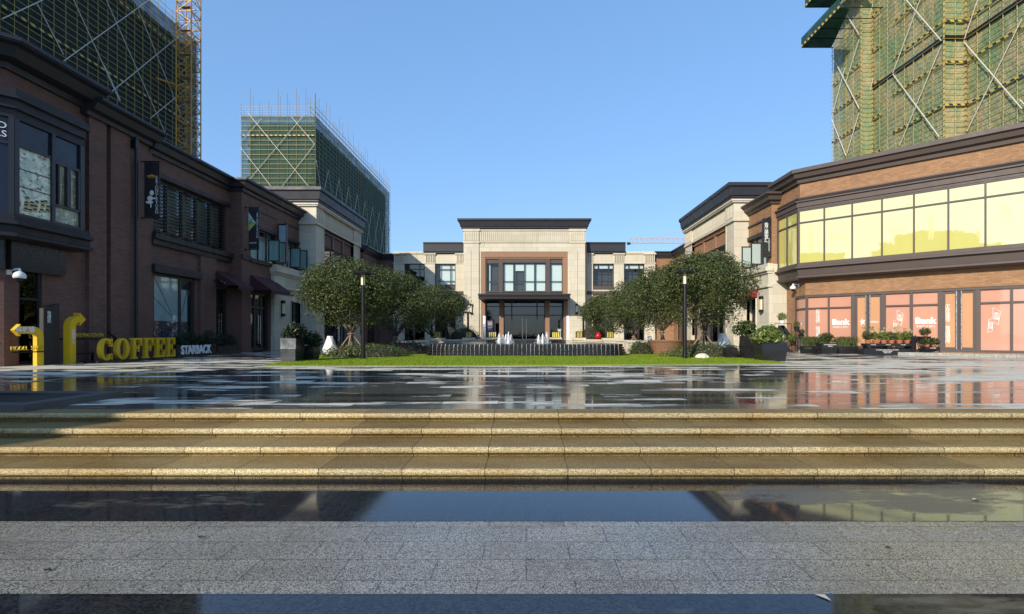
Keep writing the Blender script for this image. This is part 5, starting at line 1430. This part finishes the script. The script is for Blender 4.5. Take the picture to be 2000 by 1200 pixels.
# flower cart
t = thing('flower_cart', 'small black wheeled flower cart with two tiers beside the right doors', 'cart', (21.2, 26.9, 0))
x0 = 20.85; y0 = 26.7
m = MB(); m.box(x0, x0 + .72, y0, y0 + .42, .30, .44); m.box(x0 + .05, x0 + .75, y0 + .40, y0 + .72, .72, .98); m.build('tray', BLKBOX, t)
m = MB()
for dx in (.0, .72):
    m.tube((x0 + dx, y0 + .35, .28), (x0 + dx + .02, y0 + .75, 1.05), .02); m.tube((x0 + dx, y0 + .02, 0), (x0 + dx, y0 + .02, .32), .018); m.tube((x0 + dx, y0 + .7, .1), (x0 + dx, y0 + .7, 1.0), .018)
m.build('frame', BLACK, t)
for dx in (.06, .7):
    m = MB(); n = 18
    for k in range(n):
        a, b = 2 * math.pi * k / n, 2 * math.pi * (k + 1) / n
        m.tube((x0 + dx, y0 + .5 + .17 * math.cos(a), .18 + .17 * math.sin(a)), (x0 + dx, y0 + .5 + .17 * math.cos(b), .18 + .17 * math.sin(b)), .02, n=5)
    for k in range(6): a = math.pi * k / 6; m.tube((x0 + dx, y0 + .5 - .16 * math.cos(a), .18 - .16 * math.sin(a)), (x0 + dx, y0 + .5 + .16 * math.cos(a), .18 + .16 * math.sin(a)), .008, n=4)
    m.build('wheel', BLACK, t)
text('lettering', 'FLOWERS', .07, (x0 + .36, y0 - .003, .37), (0, -1, 0), WHITEL, t, .003)
for i, (dx, dy, z, lab) in enumerate(((.2, .2, .44, 'left red-potted plant on the front tray of the flower cart'), (.55, .2, .44, 'right red-potted plant on the front tray of the flower cart'), (.4, .56, .98, 'dark plant on the upper tier of the flower cart'))):
    random.seed(80 + i); x, y = x0 + dx, y0 + dy
    p = thing('potted_plant', lab, 'potted plant', (x, y, z), 'potted plants on the flower cart')
    m = MB(); m.lathe([(.09, 0), (.13, .11), (.13, .13)], (x, y, z), 12); m.build('pot', TERRA, p)
    m = MB(); leaves(m, [((x, y, z + .28), (.30, .24, .2))], 420, .10, .055, .2, None, .5); m.build('leaves', LEAF2, p, uv=False)
# tall geometric plant stands at the corner of the brick shop
t = thing('plant_stand', 'black zigzag plant stand with thin hoop frame at the corner of the brick shop', 'plant stand', (15.3, 30.3, 0))
X, Yp = 14.85, 30.2
m = MB()
for (a, b) in (((.15, 1.62), (.62, .95)), ((.62, 1.0), (.1, .62)), ((.1, .66), (.6, .05)), ((.15, 1.62), (.0, .62))):
    m.prism([(X + a[0], Yp), (X + a[0] + .22, Yp), (X + a[0] + .22, Yp + .3), (X + a[0], Yp + .3)], a[1], b[1], [(X + b[0], Yp), (X + b[0] + .22, Yp), (X + b[0] + .22, Yp + .3), (X + b[0], Yp + .3)])
m.build('zigzag_board', BLKBOX, t)
m = MB()
for a, b in (((-.12, 0), (-.12, 1.72)), ((-.12, 1.72), (.85, 1.72)), ((.85, 1.72), (.85, 0))): m.tube((X + a[0], Yp + .15, a[1]), (X + b[0], Yp + .15, b[1]), .018)
m.build('hoop_frame', BLACK, t)
def pot_on(x, y, z, lab, lm, r=.14, h=.2, spread=.24, n=260, grp='potted plants on the corner stands', pm=BLKBOX):
    p = thing('potted_plant', lab, 'potted plant', (x, y, z), grp)
    m = MB(); m.lathe([(r * .75, 0), (r, h * .85), (r * 1.05, h), (r * .8, h)], (x, y, z), 14); m.build('pot', pm, p)
    m = MB(); leaves(m, [((x, y, z + h + spread * .7), (spread, spread * .8, spread * .9))], n, .12, .05, .2, None, .4)
    for k in range(5): a = k * 1.3; m.tube((x, y, z + h), (x + spread * .6 * math.cos(a), y + spread * .6 * math.sin(a), z + h + spread), .01, .005, 4)
    m.build('leaves', lm, p, uv=False)
random.seed(90)
pot_on(X + .3, Yp + .15, 1.73, 'white-potted yellowish plant on top of the zigzag stand', LEAF3, pm=WHITE, spread=.28)
for i, (dx, z, lab) in enumerate(((1.15, 1.30, 'black-potted sprig on the tallest thin stand by the brick corner'), (1.42, .85, 'black-potted sprig on the rightmost thin stand'), (.95, .45, 'low black pot with dark plant between the thin stands'))):
    s = thing('plant_stand', ('tall', 'medium', 'low')[i] + ' thin black wire plant stand at the brick corner, right of the zigzag stand', 'plant stand', (X + dx, Yp + .1, 0))
    for a in range(4):
        m = MB(); ax, ay = X + dx + (.14 if a % 2 else -.14), Yp + .1 + (.14 if a < 2 else -.14); m.tube((ax, ay, 0), (ax, ay, z), .013, n=5); m.build('leg', BLACK, s)
    m = MB(); m.box(X + dx - .17, X + dx + .17, Yp - .07, Yp + .27, z - .03, z); m.build('tray', BLACK, s)
    pot_on(X + dx, Yp + .1, z, lab, (LEAF4, LEAF2, LEAF5)[i], .17, .24, .2 if i < 2 else .3, 150)
pot_on(X + .75, Yp - .1, .55, 'yellow-flowered plant in front of the zigzag stand', LEAF3, .12, .16, .26, 260)
# red pot on the garden wall, roll-up signs at the entrance
t = thing('red_pot', 'round glossy red pot on the terrace right of the entrance', 'pot', (5.6, 39.8, .4)); m = MB(); m.lathe([(.14, 0), (.23, .14), (.25, .26), (.18, .40), (.12, .44), (.13, .48)], (5.6, 39.8, .72), 18); m.build('body', REDL, t, smooth=True)
m = MB(); m.lathe([(.05, .48), (.03, .54)], (5.6, 39.8, .72), 10); m.build('knob', REDL, t)
m = MB(); m.prism([(-7.0, 40.4), (-1.5, 40.6), (-1.5, 52), (-7.5, 52)], 0, .3); m.prism([(7.0, 40.4), (1.5, 40.6), (1.5, 52), (7.5, 52)], 0, .3); tag(m.build('terrace', KERBG), kind='structure')
for (x, lab) in ((-3.8, 'white standing banner edge-on left of the entrance'), (3.75, 'white standing banner edge-on right of the entrance')):
    t = thing('standing_banner', lab, 'sign', (x, 46.5, .28))
    m = MB(); m.box(x - .1, x + .1, 46.1, 46.9, .28, .36); m.build('foot', BLACK, t); m = MB(); m.box(x - .11, x + .11, 46.2, 46.8, .36, 2.75); m.build('panel', WHITE, t)
t = thing('display_case', 'dark notice stand with small pictures left of the entrance doors', 'sign', (-3.3, 46.4, .28))
m = MB(); m.box(-3.55, -3.0, 46.4, 46.5, .28, 2.35); m.build('board', plain('notice_plum', (.06, .035, .055), .4), t)
m = MB()
for k in range(4): m.box(-3.48, -3.1, 46.38, 46.4, .5 + k * .46, .85 + k * .46)
m.build('picture', plain('notice_print', (.25, .24, .3), .4, 0, .4, 6), t)
t = thing('notice_plinth', 'short pale plinth right of the entrance doors', 'plinth', (2.95, 46.2, .28)); m = MB(); m.box(2.85, 3.1, 46.1, 46.35, .28, 1.5); m.box(2.8, 3.15, 46.05, 46.4, 1.5, 1.56); m.build('post', CREAM, t); m = MB(); m.box(2.9, 3.05, 46.08, 46.1, 1.0, 1.35); m.build('plate', STEEL, t)

# ================================================================== LAMPS, CAMERAS
def street_lamp(x, y, h, label, z0=.04):
    t = thing('street_lamp', label, 'street lamp', (x, y, z0), 'black post lamps by the lawn and entrance')
    m = MB(); m.lathe([(.13, 0), (.13, .03), (.105, .04), (.10, .30), (.088, .32), (.085, h * .80), (.095, h * .80), (.095, h * .84)], (x, y, z0), 14); m.build('pole', BLACK, t)
    m = MB(); m.lathe([(.085, h * .84), (.085, h * .965), (.06, h * .97)], (x, y, z0), 14); m.build('lamp_glass', CANDLE, t)
    m = MB()
    for k in range(4): a = k * math.pi / 2 + .4; m.tube((x + .09 * math.cos(a), y + .09 * math.sin(a), z0 + h * .84), (x + .09 * math.cos(a), y + .09 * math.sin(a), z0 + h * .97), .01, n=4)
    m.build('cage', BLACK, t)
    m = MB(); m.lathe([(.10, h * .955), (.40, h * .962), (.41, h * .975), (.38, h * .985), (.05, h * .998), (.02, h)], (x, y, z0), 22); m.build('lamp_shade', BLACK, t)
street_lamp(-7.05, 22.1, 3.78, 'tall black post lamp with disc shade standing on the left of the lawn')
street_lamp(7.0, 22.6, 3.9, 'tall black post lamp with disc shade standing on the right of the lawn')
street_lamp(-4.95, 43.5, 2.7, 'small black post lamp at the left of the entrance before the dome shrub', .3)
street_lamp(4.85, 43.5, 3.2, 'small black post lamp at the right of the entrance', .3)
def sconce(F, s, z, h, label, d=.0):
    p = F.p3(s, d, z); t = thing('wall_lamp', label, 'wall lamp', p)
    m = MB(); F.box(m, s - .10, s + .10, d, d + .06, z, z + h); F.box(m, s - .12, s + .12, d, d + .22, z + h * .82, z + h); F.box(m, s - .12, s + .12, d, d + .22, z, z + h * .18); m.build('housing', BLACK, t)
    m = MB(); F.box(m, s - .08, s + .08, d + .06, d + .18, z + h * .18, z + h * .82); m.build('glass', CANDLE, t)
sconce(FC, -5.4, 3.15, 1.0, 'long black wall lamp on the shaded left pier of the entrance')
sconce(FC, 5.3, 3.15, 1.0, 'long black wall lamp on the right pier of the entrance')
sconce(F2, 35.0, 2.3, 1.1, 'long black wall lamp on the shaded stone corner by the maroon awning', .22)
sconce(FR2, 34.4, 2.55, 1.1, 'long black wall lamp on the sunlit stone corner beside the brick shop', .22)
def cctv(F, s, z, label):
    p = F.p3(s, 0, z); t = thing('security_camera', label, 'security camera', p)
    m = MB(); F.box(m, s - .08, s + .08, 0, .05, z - .12, z + .1); m.tube(F.p3(s, .03, z + .04), F.p3(s, .38, z + .08), .035, n=8); m.tube(F.p3(s, .38, z + .08), F.p3(s, .38, z - .02), .04, n=8); m.build('bracket', WHITE, t)
    c = F.p3(s, .38, z - .12); m = MB(); m.lathe([(.17, -.12), (.18, -.04), (.15, .04), (.09, .1), (.03, .12)], c, 18); m.build('housing', WHITE, t, smooth=True)
    m = MB(); m.ell((c[0], c[1], c[2] - .14), (.12, .12, .12), 14, 8); m.build('dome', BLACK, t, smooth=True)
cctv(FL, 17.5, 3.25, 'white dome security camera on the dark left brick wall')
cctv(FR, 32.0, 4.15, 'white dome security camera under the yellow-glazed bay')
t = thing('wall_spotlight', 'small black bracket spotlight beside the maroon awning', 'wall lamp', FL.p3(28.75, .14, 4.2))
m = MB(); m.tube(FL.p3(28.75, .14, 4.1), FL.p3(28.75, .5, 4.15), .03); m.tube(FL.p3(28.75, .45, 4.1), FL.p3(28.95, .6, 4.0), .1, .12, 10); m.build('housing', BLACK, t)
m = MB(); m.tube(FL.p3(28.95, .6, 4.0), FL.p3(28.97, .62, 3.99), .10, .10, 10); m.build('lens', STEEL, t)

# ================================================================== SIGNS
def blade_sign(F, s, d0, d1, z0, z1, label, mat, brackets=True, thick=.05):
    t = thing('blade_sign', label, 'sign', F.p3(s, d0, z0))
    m = MB(); F.box(m, s - thick / 2, s + thick / 2, d0, d1, z0, z1); m.build('panel', mat, t)
    if brackets:
        for z in (z0 - .04, z1 + .04):
            m = MB(); m.tube(F.p3(s, 0, z), F.p3(s, d1 + .03, z), .025); m.prism([F.p(s - .05, 0), F.p(s + .05, 0), F.p(s + .05, .04), F.p(s - .05, .04)], z - .1, z + .1)
            m.build('bracket', BLACK, t)
    return t
SIGNB = plain('charcoal_banner', (.022, .021, .024), .5, 0, .1, 3)
t = blade_sign(FL, 23.4, .26, .95, 6.45, 8.95, 'charcoal hanging banner with vertical white letters beside the louvred window', SIGNB)
VT = '\n'.join('ERTONGLEYUAN'); nb = (0, -1, 0)
text('lettering', VT, .20, (-17.7 + .83, 23.37, 7.45), nb, WHITEL, t, .002, line=.72)
m = MB()
for (dx, z, rx, rz) in ((.42, 8.32, .10, .035), (.55, 8.35, .07, .05), (.64, 8.32, .08, .04), (.55, 8.24, .2, .012)): m.ell((-17.7 + dx + .05, 23.37, z), (rx, .006, rz), 10, 5)
m.build('emblem', YELLOW, t)
m = MB()
for (dx, z, rx, rz) in ((.60, 7.55, .10, .12), (.52, 7.30, .13, .12), (.5, 7.12, .17, .07), (.68, 7.3, .13, .04), (.42, 7.14, .10, .035), (.56, 6.98, .03, .12)): m.ell((-17.7 + dx, 23.37, z), (rx, .006, rz), 12, 6)
m.build('white_figure_print', WHITEL, t)
t = blade_sign(F2, 30.9, .2, .82, 6.25, 8.7, 'charcoal hanging banner with coloured triangle print on the projecting brick front', SIGNB)
m = MB(); X = -16.95; m.quad((X + .2, 30.87, 8.45), (X + .2, 30.87, 7.9), (X + .66, 30.87, 7.8)); m.build('triangle_print', plain('sky_print', (.40, .58, .62), .5), t)
m = MB(); m.quad((X + .2, 30.868, 7.9), (X + .2, 30.868, 7.3), (X + .66, 30.868, 7.8)); m.build('triangle_print', plain('lime_print', (.40, .50, .12), .5), t)
m = MB()
for i in range(9): m.ell((X + .27 + .05 * (i % 4), 30.865, 7.75 + .07 * (i * 2 % 5)), (.025, .004, .04), 6, 4)
m.build('figure_print', SIGNB, t)
text('lettering', VT, .17, (X + .73, 30.87, 7.65), nb, WHITEL, t, .002, line=.76)
text('lettering', '儿童乐园', .11, (X + .45, 30.87, 6.6), nb, WHITEL, t, .002)
t = blade_sign(F2, 34.95, .06, .62, 6.05, 8.6, 'dark lightbox with blue picture print between the two casement windows', BLKBOX, False, .22)
m = MB(); m.box(-16.83, -16.37, 34.82, 34.838, 6.15, 8.5); m.build('picture', POSTER, t)
t = blade_sign(FR2, 33.7, .02, .55, 6.15, 8.7, 'dark vertical sign box with white script beside the yellow-glazed bay', BLKBOX, False, .2)
text('lettering', '\n'.join('香江美食汇'), .30, (15.75, 33.595, 7.75), nb, WHITEL, t, .002, line=.85)
text('lettering', '\n'.join('FOODCOURT'), .12, (15.93, 33.595, 6.95), nb, WHITEL, t, .002, line=.85)

# yellow bent arrow signs, totem, small arrow sign
def bent_arrow(t, mat, s0, z_top, w, thick, dirn, arm, X, rad=.32, head=.28):
    """in the plane X: stem at s0 (centre), arm bends towards dirn along Y"""
    pts = [(s0, 0), (s0, z_top - w / 2 - rad)]
    for k in range(1, 9):
        a = math.pi / 2 * k / 8; pts.append((s0 + dirn * (rad - rad * math.cos(a)), z_top - w / 2 - rad + rad * math.sin(a)))
    pts.append((s0 + dirn * (rad + arm), z_top - w / 2))
    m = MB(); L, Rr = [], []
    for i, p in enumerate(pts):
        a = pts[max(0, i - 1)]; b = pts[min(len(pts) - 1, i + 1)]; dx, dz = b[0] - a[0], b[1] - a[1]; q = math.hypot(dx, dz); nx, nz = -dz / q * w / 2, dx / q * w / 2
        L.append((p[0] + nx, p[1] + nz)); Rr.append((p[0] - nx, p[1] - nz))
    for i in range(len(pts) - 1):
        a, b, c, d = L[i], L[i + 1], Rr[i + 1], Rr[i]
        for x in (X, X - thick): m.quad((x, a[0], a[1]), (x, b[0], b[1]), (x, c[0], c[1]), (x, d[0], d[1]))
        m.quad((X, a[0], a[1]), (X, b[0], b[1]), (X - thick, b[0], b[1]), (X - thick, a[0], a[1])); m.quad((X, d[0], d[1]), (X, c[0], c[1]), (X - thick, c[0], c[1]), (X - thick, d[0], d[1]))
    e = pts[-1]; h0, h1, tp_ = (e[0], e[1] + head), (e[0], e[1] - head), (e[0] + dirn * head * 1.05, e[1])
    for x in (X + .002, X - thick - .002): m.quad((x, h0[0], h0[1]), (x, tp_[0], tp_[1]), (x, h1[0], h1[1]))
    for a, b in ((h0, tp_), (tp_, h1), (h1, h0)): m.quad((X + .002, a[0], a[1]), (X + .002, b[0], b[1]), (X - thick - .002, b[0], b[1]), (X - thick - .002, a[0], a[1]))
    m.build('arrow', mat, t)
XS = -16.95
t = thing('arrow_sign', 'yellow bent arrow sign pointing left with model shop lettering', 'sign', (XS, 17.9, 0))
bent_arrow(t, YELLOW, 17.86, 1.36, .25, .14, -1, .45, XS, .25, .20)
text('lettering', '样板铺', .22, (XS + .01, 17.32, 1.24), (1, 0, 0), WHITEL, t, .004, bold=.004)
text('lettering', 'MODEL  SHOP', .20, (XS + .02, 17.38, .62), (1, 0, 0), YELLOW, t, .012, sx=.9)
m = MB(); m.box(XS - .02, XS + .02, 16.85, 18.05, .47, .51); m.build('rail', BLACK, t)
t = thing('totem_sign', 'black slant-topped totem sign with small white characters between the yellow arrows', 'sign', (XS - .1, 18.35, 0))
m = MB(); m.v = [(XS - .3, 18.1, 0), (XS - .3, 18.72, 0), (XS - .12, 18.72, 0), (XS - .12, 18.1, 0), (XS - .3, 18.1, 2.02), (XS - .3, 18.72, 2.22), (XS - .12, 18.72, 2.22), (XS - .12, 18.1, 2.02)]; m.f = [(3, 2, 1, 0), (4, 5, 6, 7), (0, 1, 5, 4), (1, 2, 6, 5), (2, 3, 7, 6), (3, 0, 4, 7)]; m.build('panel', SIGNB, t)
text('lettering', '售\n楼\n处', .17, (XS - .10, 18.3, 1.7), (1, 0, 0), WHITEL, t, .003, line=.8)
t = thing('arrow_sign', 'yellow bent arrow sign pointing right, beside the marketing centre arrow', 'sign', (XS + .1, 18.9, 0))
bent_arrow(t, YELLOW, 18.98, 1.78, .24, .26, 1, .02, XS + .15, .28, .24)
text('lettering', '营\n销\n中\n心', .16, (XS + .16, 18.98, 1.0), (1, 0, 0), WHITEL, t, .003, line=.8)
t = thing('direction_sign', 'thin black arrow with yellow marketing centre lettering on the brick wall', 'sign', (XS - .2, 20.2, .9))
m = MB(); m.box(XS - .26, XS - .2, 18.8, 21.3, .88, .94)
for q in (-1, 1): m.tube((XS - .23, 21.45, .91), (XS - .23, 21.05, .91 + q * .26), .04, n=4)
m.build('arrow_bar', BLACK, t)
text('lettering', 'MARKETING CENTER', .19, (XS - .2, 20.0, 1.06), (1, 0, 0), YELLOW, t, .01, sx=.86)
t = thing('sign_frame', 'low black open frame behind the yellow arrow on the paving', 'sign', (XS - .3, 19.8, 0))
m = MB(); m.box(XS - .3, XS - .22, 19.15, 20.35, .32, .38); m.box(XS - .3, XS - .22, 20.28, 20.35, 0, .32); m.box(XS - .3, XS - .22, 19.15, 20.28, 0, .04); m.build('frame', BLACK, t)

# COFFEE block letters (slab serif), standing on a black base
t = thing('letter_sign', 'big yellow slab-serif COFFEE block letters on a black base', 'sign', (-16.3, 21.5, 0))
m = MB(); m.box(-16.75, -16.05, 19.35, 23.7, 0, .08); m.build('base', BLKBOX, t)
def letter(poly_sets, s0, w, h, z0, X, thick, mat, par):
    m = MB()
    for pl in poly_sets:
        f = [(X, s0 + a * w, z0 + b * h) for a, b in pl]; g = [(X - thick, p[1], p[2]) for p in f]; n = len(f)
        k = len(m.v); m.v += f + g; m.f.append(tuple(range(k, k + n))); m.f.append(tuple(range(k + 2 * n - 1, k + n - 1, -1)))
        for i in range(n): j = (i + 1) % n; m.f.append((k + i, k + n + i, k + n + j, k + j))
    m.build('letter', mat, par)
def ringset(a0, a1, n=26, ax=.5, ay=.5, thin=.09, fat=.27):
    out = []
    for i in range(n):
        t0, t1 = a0 + (a1 - a0) * i / n, a0 + (a1 - a0) * (i + 1) / n
        q = []
        for tt in (t0, t1): q.append((.5 + ax * math.cos(tt), .5 + ay * math.sin(tt)))
        for tt in (t1, t0):
            q.append((.5 + (ax - fat) * math.cos(tt), .5 + (ay - thin) * math.sin(tt)))
        out.append(q)
    return out
def rc(a, b, c, d): return [(a, c), (b, c), (b, d), (a, d)]
LO = ringset(0, 2 * math.pi)
LC = ringset(.62, 2 * math.pi - .62) + [rc(.80, .92, .62, .98), rc(.80, .92, .03, .30)]
LF = [rc(.0, .52, 0, .09), rc(.12, .40, .09, .91), rc(0, .98, .91, 1), rc(.88, .98, .62, .91), rc(.80, .88, .74, .91), rc(.40, .62, .46, .55), rc(.62, .72, .34, .67)]
LE = [rc(.12, .40, .09, .91), rc(0, .98, .91, 1), rc(.88, .98, .64, .91), rc(.80, .88, .76, .91), rc(.40, .60, .47, .55), rc(.60, .70, .36, .66), rc(0, 1.0, 0, .09), rc(.90, 1.0, .09, .38), rc(.82, .90, .09, .24)]
s = 19.48
for L, w in ((LC, .66), (LO, .70), (LF, .56), (LF, .56), (LE, .57), (LE, .57)):
    letter(L, s, w, .86, .08, -16.22, .13, YELLOW, t); s += w + .115
t = thing('planter_trough', 'long black trough with white STARBACK letters and dark shrubs', 'planter', (-16.4, 26, 0))
m = MB(); m.box(-16.9, -16.3, 23.85, 29.2, 0, .12); m.box(-16.88, -16.34, 23.9, 27.0, .12, .56); m.box(-16.88, -16.34, 27.1, 29.1, .12, .46); m.build('trough', BLKBOX, t)
text('lettering', 'STARBACK', .58, (-16.32, 25.35, .32), (1, 0, 0), WHITEL, t, .02, bold=.018, sx=.80)
m = MB(); random.seed(77)
leaves(m, [((-16.6, 24.2 + k * .52, .62 + .16 * (k % 3)), (.26, .36, .30 + .12 * (k % 2))) for k in range(10)], 2600, .13, .05, .3, None, .4); m.build('shrubs', LEAF5, t, uv=False)
# planter at the left end of the steps with a dark shrub
t = thing('stone_planter', 'low stone kerb planter with a dark leafy bush at the far left of the steps', 'planter', (-8.3, 8.0, 0))
m = MB(); m.box(-9.6, -7.08, 7.22, 7.5, -.02, .10); m.box(-7.36, -7.08, 7.5, 9.0, -.02, .10); m.box(-9.6, -7.36, 8.72, 9.0, -.02, .1); m.build('kerb', plain('dark_kerb', (.075, .072, .068), .55, 0, .25, 14), t)
m = MB(); m.box(-9.6, -7.36, 7.5, 8.72, -.02, .06); m.build('soil', SOIL, t)
m = MB(); random.seed(78)
leaves(m, [((-8.95, 8.0, .75), (.5, .5, .8)), ((-8.85, 7.9, 1.1), (.38, .4, .48)), ((-8.9, 7.8, .4), (.5, .45, .4))], 1700, .12, .05, .35, None, .3)
for k in range(12): a = k * .55; m.tube((-8.95, 8.0, .05), (-8.95 + .5 * math.cos(a), 8.0 + .5 * math.sin(a), 1.1 + .3 * math.sin(k)), .018, .006, 4)
m.build('bush', LEAF5, t, uv=False)
# fallen leaves and chips on the lower plaza
def fallen(px, py, r, lab, mat, seed):
    random.seed(seed); Y = 1.58 * 1000 / (py - 653); x = (px - 1028) * Y / 1000
    m = MB(); n = 9; a0 = random.uniform(0, 6)
    pts = [(x + r * (1.0 if k % 2 else .72) * math.cos(a0 + 2 * math.pi * k / n) * 1.25, Y + r * (1.0 if k % 2 else .72) * math.sin(a0 + 2 * math.pi * k / n)) for k in range(n)]
    base = len(m.v); m.v = [(x, Y, -.474)] + [(a, b, -.478 + random.uniform(.002, .014)) for a, b in pts]
    for k in range(n): m.f.append((0, 1 + k, 1 + (k + 1) % n))
    tag(m.build('fallen_leaf', mat, loc=(x, Y, -.478)), lab, 'leaf', 'fallen leaves on the lower plaza')
DL = plain('dead_leaf', (.03, .02, .012), .7, 0, .3, 30); PLF = plain('pale_leaf', (.5, .47, .4), .7, 0, .1, 30)
fallen(1735, 1072, .022, 'dark fallen leaf lying on the pale paving at the right', DL, 1)
fallen(93, 1116, .024, 'dark fallen leaf lying on the pale paving at the left edge', DL, 2)
fallen(393, 1050, .02, 'thin dark leaf lying on the pale paving left of the middle', DL, 3)
fallen(1697, 1107, .014, 'tiny dark leaf below the larger leaf at the right', DL, 4)
fallen(1032, 1096, .014, 'small dark leaf lying near the middle of the pale paving', DL, 5)
fallen(1905, 977, .026, 'pale leaf lying on the dark wet band at the right', PLF, 6)
m = MB(); m.v = [(1.745, 3.10, -.474), (1.805, 3.10, -.474), (1.80, 3.02, -.472)]; m.f = [(0, 2, 1)]
tag(m.build('paper_scrap', PLF, loc=(1.8, 3.05, -.475)), 'white triangular paper scrap on the near dark paving band', 'paper')
